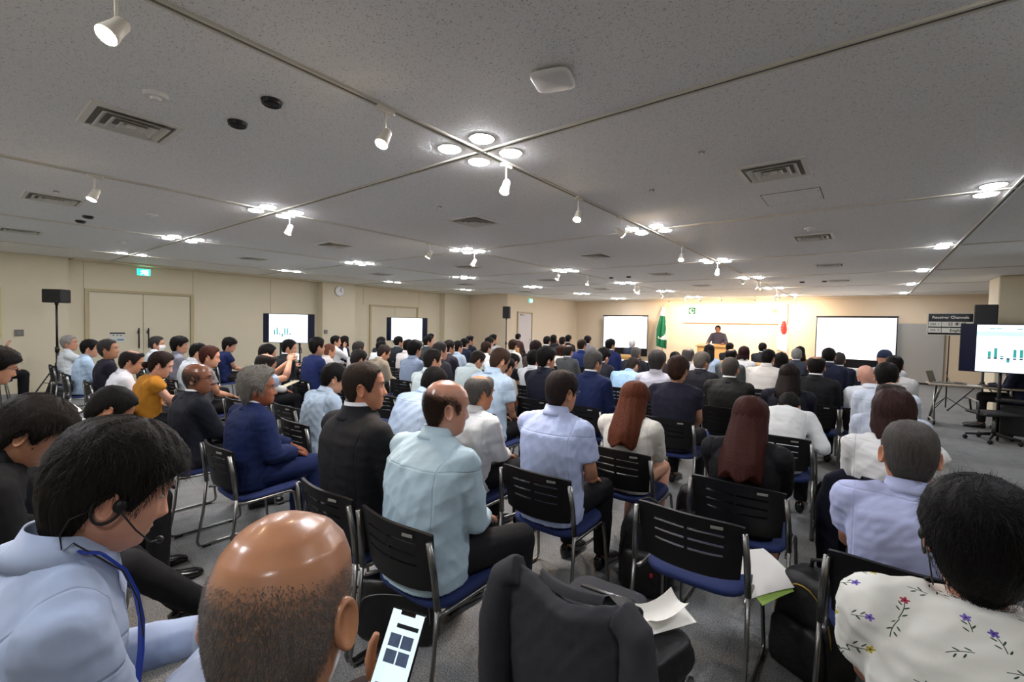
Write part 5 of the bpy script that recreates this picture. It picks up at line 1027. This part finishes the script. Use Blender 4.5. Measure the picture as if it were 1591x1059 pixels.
# ---- televisions
M_TVF = mat('tv_frame', '#0d0d12', .3); M_TVB = mat('tv_black_bar', '#060a1e', .2, emit='#0b1a55', estr=.03); M_SLIDE = mat('slide_white', '#ffffff', .3, emit='#e2f4ff', estr=.36); M_TEAL = mat('slide_teal', '#3fb6b0', .3, emit='#3fb6b0', estr=.12); M_TEALP = mat('slide_pale_teal', '#c8f0f4', .3, emit='#c4eef4', estr=.25); M_NAVYB = mat('slide_navy', '#1f4a5c', .3, emit='#1f4a5c', estr=.05)
def tv(label, loc, rz, w_, h_, zc, bars, stand='cart'):
    r = thing('television', label, 'television', loc, rz)      # faces local -y
    MB().box((0, .03, zc), (w_, .05, h_), bevel=.006).build('frame', M_TVF, r); p = MB().box((0, .003, zc), (w_ - .02, .006, h_ - .02)).build('panel', M_TVB, r); sw = h_ * 1.32
    sl = MB().box((0, -.001, zc), (sw, .004, h_ - .03)).build('slide', M_SLIDE, p)
    if bars >= 1:
        for i, (x, hh_, dz) in enumerate([(-.30, .09, .03), (-.24, .15, .05), (-.18, .02, 0), (-.12, .05, -.06), (-.06, .12, .05), (0.0, .12, .05), (.06, .02, -.01)]):
            MB().box((x * sw / .9 - .02, -.004, zc - h_ * .16 + dz), (.03 * sw / .9, .002, hh_)).build('chart_bar', M_TEAL, sl); MB().box((x * sw / .9 - .02, -.005, zc - h_ * .2), (.03 * sw / .9, .002, .022)).build('chart_base', M_NAVYB, sl)
    if bars >= 2:
        MB().box((0, -.004, zc + h_ * .3), (sw, .002, .07)).build('title_band', M_TEALP, sl); t_ = MB(); [t_.box((x, -.006, zc + h_ * .4), (.06, .001, .012)) for x in (-.33, -.26, -.05)]; t_.build('title_text', M_TEAL, sl)
    if stand == 'cart':
        for sx in (-1, 1):
            MB().tube([(sx * .22, .09, .08), (sx * .22, .09, zc)], .022, 10).build('post', M_BLACK, r, smooth=True); ft = MB().box((sx * .22, .09, .085), (.05, .60, .03), bevel=.006).build('foot', M_BLACK, r)
            for yy in (-.19, .37): MB().ball((sx * .22, yy, .036), (.018, .036, .036), 10, 8).build('caster', M_GLIDE, ft, smooth=True)
        MB().box((0, .09, .60), (.5, .3, .02)).build('shelf', M_BLACK, r); MB().box((0, .09, .30), (.40, .28, .42), bevel=.01).build('equipment_box', M_BLACK, r)
        MB().tube([(.2, .06, zc - h_ / 2), (.27, .05, zc - h_ / 2 - .12), (.28, .07, zc - h_ / 2 - .22), (.18, .09, zc - h_ / 2 - .25)], .008, 6).build('cable_loop', M_CABLE, r, smooth=True)
    return r
tv('wheeled television showing a slide, left wall near the clock', (-10.45, 5.0, 0), .668, 1.17, .67, 1.39, 1); tv('wheeled television showing a white slide, farther along the left wall', (-10.45, 8.38, 0), .668, 1.17, .67, 1.39, 0)
tv('large television with a bar chart slide at the right edge', (1.80, 10.0, 0), -.12, 1.36, .75, 1.385, 2)
# ---- receiver sign
sg = thing('channel_sign', 'Receiver Channels sign board on a pole left of the right speaker', 'sign', (1.32, 13.3, 0), -.08)
MB().box((0, 0, 1.80), (.72, .012, .48), bevel=.004).build('board', mat('sign_silver', '#c7c5b8', .4), sg); MB().box((0, -.008, 1.80), (.68, .004, .44)).build('black_field', M_PHONE, sg)
M_SGW = mat('sign_white', '#d9d7cc', .5)
for z in (1.80, 1.67): MB().box((-.235, -.011, z), (.20, .004, .105)).build('channel_cell', M_SGW, sg); MB().box((.108, -.011, z), (.47, .004, .105)).build('language_cell', M_SGW, sg)
def words_(txt, parent, loc, size, mt, rot=(PI / 2, 0, 0), name='lettering'):
    cu = bpy.data.curves.new('text', 'FONT'); cu.body = txt; cu.size = size; cu.align_x = 'CENTER'; cu.align_y = 'CENTER'; cu.extrude = .0008; cu.offset = size * .012
    t = bpy.data.objects.new('text', cu); col.objects.link(t); bpy.context.view_layer.update(); dg = bpy.context.evaluated_depsgraph_get(); me = bpy.data.meshes.new_from_object(t.evaluated_get(dg)); bpy.data.objects.remove(t); bpy.data.curves.remove(cu)
    me.materials.clear(); me.materials.append(mt); o = link(name, me, parent, loc); o.rotation_euler = rot; return o
words_('Receiver Channels', sg, (0, -.0125, 1.945), .075, M_WHITE); words_('CH. 1', sg, (-.235, -.0145, 1.80), .06, M_PHONE); words_('CH. 2', sg, (-.235, -.0145, 1.67), .06, M_PHONE); words_('日 本 語', sg, (.108, -.0145, 1.80), .08, M_PHONE); words_('English', sg, (.108, -.0145, 1.67), .08, M_PHONE)
MB().tube([(0, .02, .03), (0, .02, 1.95)], .012, 10).build('pole', M_BLACK, sg, smooth=True)
for i in range(3): a_ = i * 2 * PI / 3; MB().tube([(0, .02, .25), (.35 * math.cos(a_), .02 + .35 * math.sin(a_), .012)], .009, 6).build('leg', M_BLACK, sg, smooth=True)
# ---- interpreters' table
tb = thing('folding_table', 'narrow folding table on casters before the right television', 'table', (1.42, 11.05, 0), .05); M_TOP = mat('table_top', '#a39683', .5, noise=.06)
MB().box((0, 0, .705), (1.15, .48, .028), bevel=.006).build('tabletop', M_TOP, tb)
for sx in (-1, 1):
    MB().tube([(sx * .42, -.18, .69), (sx * .47, .0, .40), (sx * .50, .22, .06)], .02, 8).build('leg', M_CHROME, tb, smooth=True); f_ = MB().tube([(sx * .50, -.27, .075), (sx * .50, .27, .075)], .02, 8).build('foot_bar', M_CHROME, tb, smooth=True); MB().tube([(sx * .44, .12, .69), (sx * .48, 0, .4), (sx * .5, -.22, .08)], .018, 8).build('brace', M_CHROME, tb, smooth=True)
    for yy in (-.25, .25): MB().ball((sx * .5, yy, .036), (.02, .036, .036), 10, 8).build('caster', M_GLIDE, f_, smooth=True)
def laptop(label, loc, rz, dark=False):
    r = thing('laptop', label, 'laptop', loc, rz); MB().box((0, 0, .008), (.31, .22, .015), bevel=.004).build('base', M_STEEL if not dark else M_BLACK, r); MB().box((0, .135, .10), (.31, .008, .21), rotx(-.3), bevel=.003).build('lid', M_STEEL if not dark else M_BLACK, r); MB().box((0, -.01, .0165), (.27, .11, .002)).build('keyboard', M_BLACK, r)
laptop('pale open laptop on the left end of the folding table', (1.02, 11.1, .72), 1.2); laptop('second open laptop beside the first on the folding table', (1.25, 11.15, .72), 1.5); laptop('dark laptop before the interpreter at the folding table', (1.62, 11.05, .72), -1.5, True)
sheet('notes', 'loose white notes on the folding table', (1.42, 10.98, .721), .21, .29, (0, 0, .3), M_PAPER)
io = dict(top=('suit', '#1b2034'), hair=('short', BK), lod=1, seed=301, lean=14, hp=.3, arms='book', _s=.98, _lean=.25); build_person('person', 'person in dark suit working at the folding table behind the television', (1.98, 11.1, 0), 1.45, io, 0)
oc = thing('office_chair', 'office chair on casters by the folding table', 'chair', (1.98, 11.02, 0), 1.45)
MB().box((0, .02, .42), (.46, .44, .05), bevel=.02).build('seat', M_BLACK, oc); MB().panel(lambda u, v: (u * .2, -.20 - .04 * (1 - u * u), .50 + .4 * v), np.linspace(-1, 1, 7), np.linspace(0, 1, 4), th=.02).build('backrest', M_BLACK, oc, smooth=True); MB().tube([(0, 0, .1), (0, 0, .4)], .025, 10).build('gas_lift', M_STEEL, oc, smooth=True)
for i in range(5): a_ = i * 2 * PI / 5 + .3; d = np.array([math.cos(a_), math.sin(a_), 0]); lg = MB().tube([d * .02 + [0, 0, .11], d * .30 + [0, 0, .085]], [.024, .016], 8).build('base_arm', M_BLACK, oc, smooth=True); MB().ball(d * .30 + np.array([0, 0, .034]), (.03, .03, .034), 10, 8).build('caster', M_GLIDE, lg, smooth=True)
o2 = thing('office_chair', 'empty office chair base standing in front of the television', 'chair', (1.50, 9.75, 0), .4)
MB().box((0, .02, .42), (.46, .44, .05), bevel=.02).build('seat', M_BLACK, o2); MB().tube([(0, 0, .1), (0, 0, .4)], .025, 10).build('gas_lift', M_STEEL, o2, smooth=True)
for i in range(5): a_ = i * 2 * PI / 5 + .3; d = np.array([math.cos(a_), math.sin(a_), 0]); lg = MB().tube([d * .02 + [0, 0, .11], d * .30 + [0, 0, .085]], [.024, .016], 8).build('base_arm', M_BLACK, o2, smooth=True); MB().ball(d * .30 + np.array([0, 0, .034]), (.03, .03, .034), 10, 8).build('caster', M_GLIDE, lg, smooth=True)
MB().tube([(-.22, -.05, .42), (-.26, -.1, .6), (-.24, .12, .62), (-.2, .15, .44)], .014, 8).build('armrest', M_STEEL, o2, smooth=True)
# ---- stage end: screens, banner, flags, lectern
M_PROJ = mat('projected_white', '#ffffff', .6, emit='#fdfdff', estr=.5); M_PROJS = mat('projected_side', '#dfe6f2', .6, emit='#d5def0', estr=.2)
def proj_screen(label, x0, x1):
    r = thing('projection_screen', label, 'screen', ((x0 + x1) / 2, BY - .35, 0)); w_ = x1 - x0
    MB().box((0, 0, 2.10), (w_ + .06, .05, .05), bevel=.01).build('roller_case', M_BLACK, r); MB().box((0, .012, 1.22), (w_ + .04, .006, 1.72)).build('black_border', M_PHONE, r); ct = MB().box((0, .006, 1.38), (w_ - .02, .004, 1.36)).build('picture', M_PROJ, r)
    for sx in (-1, 1): MB().box((sx * (w_ / 2 - .11), .003, 1.38), (.2, .003, 1.36)).build('side_band', M_PROJS, ct)
    for sx in (-1, 1): MB().box((sx * w_ * .35, .0, .2), (.05, .5, .03)).build('foot', M_BLACK, r); MB().tube([(sx * w_ * .35, .02, .0), (sx * w_ * .35, .02, .4)], .015, 8).build('leg', M_BLACK, r, smooth=True)
proj_screen('white projection screen on the left of the stage', -9.5, -7.45); proj_screen('white projection screen on the right of the stage', -1.45, .66)
bn = thing('stage_banner', 'long white banner with a green emblem hung above the stage', 'banner', (-4.22, BY - .024, 2.20)); M_BAN = mat('banner_white', '#f4f1ea', .7)
MB().box((0, 0, 0), (3.68, .012, .72)).build('cloth', M_BAN, bn); MB().box((0, -.004, -.37), (3.72, .03, .03)).build('lower_batten', mat('batten_brown', '#a4744e', .6), bn); MB().box((1.86, -.002, 0), (.03, .02, .72)).build('side_batten', mat('batten_brown', '#a4744e', .6), bn)
M_PGR = mat('flag_green', '#1f6b4a', .7, spec=.2); M_FW = mat('flag_white', '#f0ece6', .7, spec=.2)
MB().box((-1.50, -.009, .12), (.27, .004, .27)).build('green_emblem', M_PGR, bn)
def crescent(r1, r2, off, n=28):
    a1 = np.linspace(.55, 2 * PI - .55, n); o_ = np.stack([r1 * np.cos(a1), 0 * a1, r1 * np.sin(a1)], 1); e0 = o_[0]; cx = off; an0 = math.atan2(o_[0][2], o_[0][0] - cx); a2 = np.linspace(an0, 2 * PI - an0, n); r2_ = math.hypot(o_[0][0] - cx, o_[0][2]); i_ = np.stack([cx + r2_ * np.cos(a2), 0 * a2, r2_ * np.sin(a2)], 1); return o_, i_
oo, ii = crescent(.095, .08, .04); q_ = MB(); q_.loft([oo, ii, ii + [0, .003, 0], oo + [0, .003, 0], oo], cap=False, closed=False); V_ = np.concatenate(q_.v) @ roty(-.6).T; cm = MB(); cm.add(V_ + [-1.505, -.0145, .115], q_.f); cm.build('white_crescent', M_FW, bn)
MB().ball((-1.445, -.013, .165), (.026, .003, .026), 10, 6).build('white_star', M_FW, bn)
MB().ball((1.45, -.008, .11), (.085, .004, .085), 20, 8).build('round_emblem', mat('emblem_gold', '#d8a26a', .5), bn)
for z, n, h_ in ((.19, 7, .05), (.07, 22, .018)):
    t_ = MB(); w_ = .5 if n == 7 else 1.3
    for i in range(n): t_.box((-w_ / 2 + w_ * i / n + .03, -.008, z), (w_ / n * (.45 if n == 7 else .7), .002, h_ * (.6 + .4 * ((i * 7) % 3) / 2)))
    t_.build('small_print', mat('print_grey', '#b5afa6', .6), bn)
def flag(label, x, y, which):
    r = thing('flag_on_pole', label, 'flag', (x, y, 0)); MB().tube([(0, 0, .04), (0, 0, 2.50)], .013, 10).build('pole', mat('pole_gold', '#b9995a', .35, metal=.7), r, smooth=True); MB().ball((0, 0, 2.52), (.02, .02, .03), 10, 8).build('finial', mat('pole_gold', '', .3), r, smooth=True); MB().disc((0, 0, 0), .18, .05, 20, .12).build('base', M_BLACK, r)
    nu, nv = 29, 41; g = MB(); A = np.zeros((nu, nv, 3))
    for i in range(nu):
        for j in range(nv):
            u, v = i / (nu - 1), j / (nv - 1); sp = .02 + (.42 if which == 'P' else .36) * min(1, v * 1.7) ** .8 * (1 - .25 * max(0, v - .8)); xx = (u - .55) * sp * (1 if which == 'P' else .9); A[i, j] = (xx, -.03 - .05 * math.sin(u * 13 + v * 2) * min(1, v * 2) , 2.46 - v * (1.62 if which == 'P' else 1.55) - .10 * u * v + .06 * abs(u - .5) * (1 - v))
    F = []; M_ = []
    for i in range(nu - 1):
        for j in range(nv - 1):
            u, v = (i + .5) / (nu - 1), (j + .5) / (nv - 1); F.append((i * nv + j, (i + 1) * nv + j, (i + 1) * nv + j + 1, i * nv + j + 1))
            if which == 'P':
                c1 = (u - .55) ** 2 + ((v - .60) * 1.9) ** 2 < .30; c2 = (u - .30) ** 2 + ((v - .50) * 1.9) ** 2 < .26; wht = v < .22 or (c1 and not c2 and .40 < v < .80) or (u > .93 and v < .5); M_.append(0 if wht else 1)
            else: M_.append(1 if ((u - .62) / .36) ** 2 + ((v - .47) / .155) ** 2 < 1 else 0)
    me = bpy.data.meshes.new('flag_cloth'); me.from_pydata(A.reshape(-1, 3).tolist(), [], F); me.materials.append(M_FW); me.materials.append(M_PGR if which == 'P' else mat('flag_red', '#e0322c', .7)); me.polygons.foreach_set('material_index', M_); me.polygons.foreach_set('use_smooth', [True] * len(F)); fo = link('flag_cloth', me, r); so = fo.modifiers.new('thickness', 'SOLIDIFY'); so.thickness = .004
flag('green flag with white crescent hanging on a pole, left of the banner', -6.72, BY - .5, 'P'); flag('white flag with a red disc hanging on a pole, right of the banner', -2.42, BY - .5, 'J')
lc = thing('lectern', 'pale wooden lectern with the speaker behind it', 'lectern', (-4.18, 16.5, 0)); MB().box((0, .0, .50), (1.0, .44, 1.0), bevel=.012).build('cabinet', M_WOOD, lc); MB().box((0, 0, 1.035), (1.1, .54, .035), rotx(.12), bevel=.008).build('desk_top', M_WOOD, lc); MB().box((0, -.225, .5), (.8, .012, .8), bevel=.004).build('front_panel', mat('wood_panel', '#d3a868', .5, noise=.08, nscale=7), lc)
MB().tube([(.2, .05, 1.05), (.22, .1, 1.18), (.17, .2, 1.27)], .006, 6).build('gooseneck_microphone', M_BLACK, lc, smooth=True); MB().box((-.15, .02, 1.06), (.22, .3, .01), rotx(.12)).build('speech_notes', M_PAPER, lc)
so_ = dict(top=('suit', '#4a4450'), hair=('short', BK), skin='#a9714f', lod=1, seed=401, lean=2, hp=.15, hy=.0, arms=((.25, .34, .74), (-.25, .34, .74)), legs='stand', stand=1, _s=1.04, _lean=.04, tr='#3a3640', inner='#efece8'); sp_ = build_person('person', 'person in grey suit standing and speaking behind the lectern', (-4.18, 16.98, .37), PI, so_, 0)
MB().box((0, .108, .86), (.05, .02, .34), rotx(.05), bevel=.004).build('necktie', mat('tie_maroon', '#4a2028', .6), sp_)
# front tables with papers, projector table, grey partition
def plain_table(label, loc, w_, d_, h_, cloth):
    r = thing('draped_table' if cloth else 'side_table', label, 'table', loc); MB().box((0, 0, h_ - .015), (w_, d_, .03), bevel=.005).build('tabletop', M_BLACK if cloth else M_WOOD, r)
    if cloth: MB().panel(lambda u, v: (u * w_ * .49, -d_ * .49 + .012 * math.sin(u * 30), v * (h_ - .03)), np.linspace(-1, 1, 33), [0, .5, 1], th=.006).build('front_skirt', cloth_mat('table_cloth', '#1d1e26'), r, smooth=True)
    for sx in (-1, 1):
        for sy in (-1, 1): MB().tube([(sx * w_ * .45, sy * d_ * .4, 0), (sx * w_ * .45, sy * d_ * .4, h_ - .02)], .018, 8).build('leg', M_DKMET, r, smooth=True)
plain_table('dark draped table with papers below the left screen', (-4.75, 10.95, 0), 1.6, .5, .74, True); sheet('handout', 'white papers at the left of the draped front table', (-4.95, 10.95, .745), .3, .3, (0, 0, .1), M_PAPER); sheet('handout', 'white papers at the right of the draped front table', (-4.35, 10.95, .745), .3, .3, (0, 0, -.2), M_PAPER)
plain_table('black draped projector table before the right screen', (-.25, 10.4, 0), .8, .5, .80, True); pj = thing('projector', 'white projector on the black table before the right screen', 'projector', (-.22, 10.4, .80)); MB().box((0, 0, .065), (.42, .30, .12), bevel=.015).build('housing', M_WHITE, pj); MB().tube([(.1, .14, .065), (.1, .18, .065)], .04, 14).build('lens', M_BLACK, pj, smooth=True); MB().box((-.05, -.153, .065), (.2, .006, .05)).build('rear_vent', M_VENTD, pj)
MB().box((1.22, BY - .06, .98), (1.14, .06, 1.84), bevel=.01).build('partition_panel', mat('partition_grey', '#a5a49e', .7), label='grey partition panel against the wall right of the right screen', cat='partition')
bake_garments(); finish_legs()
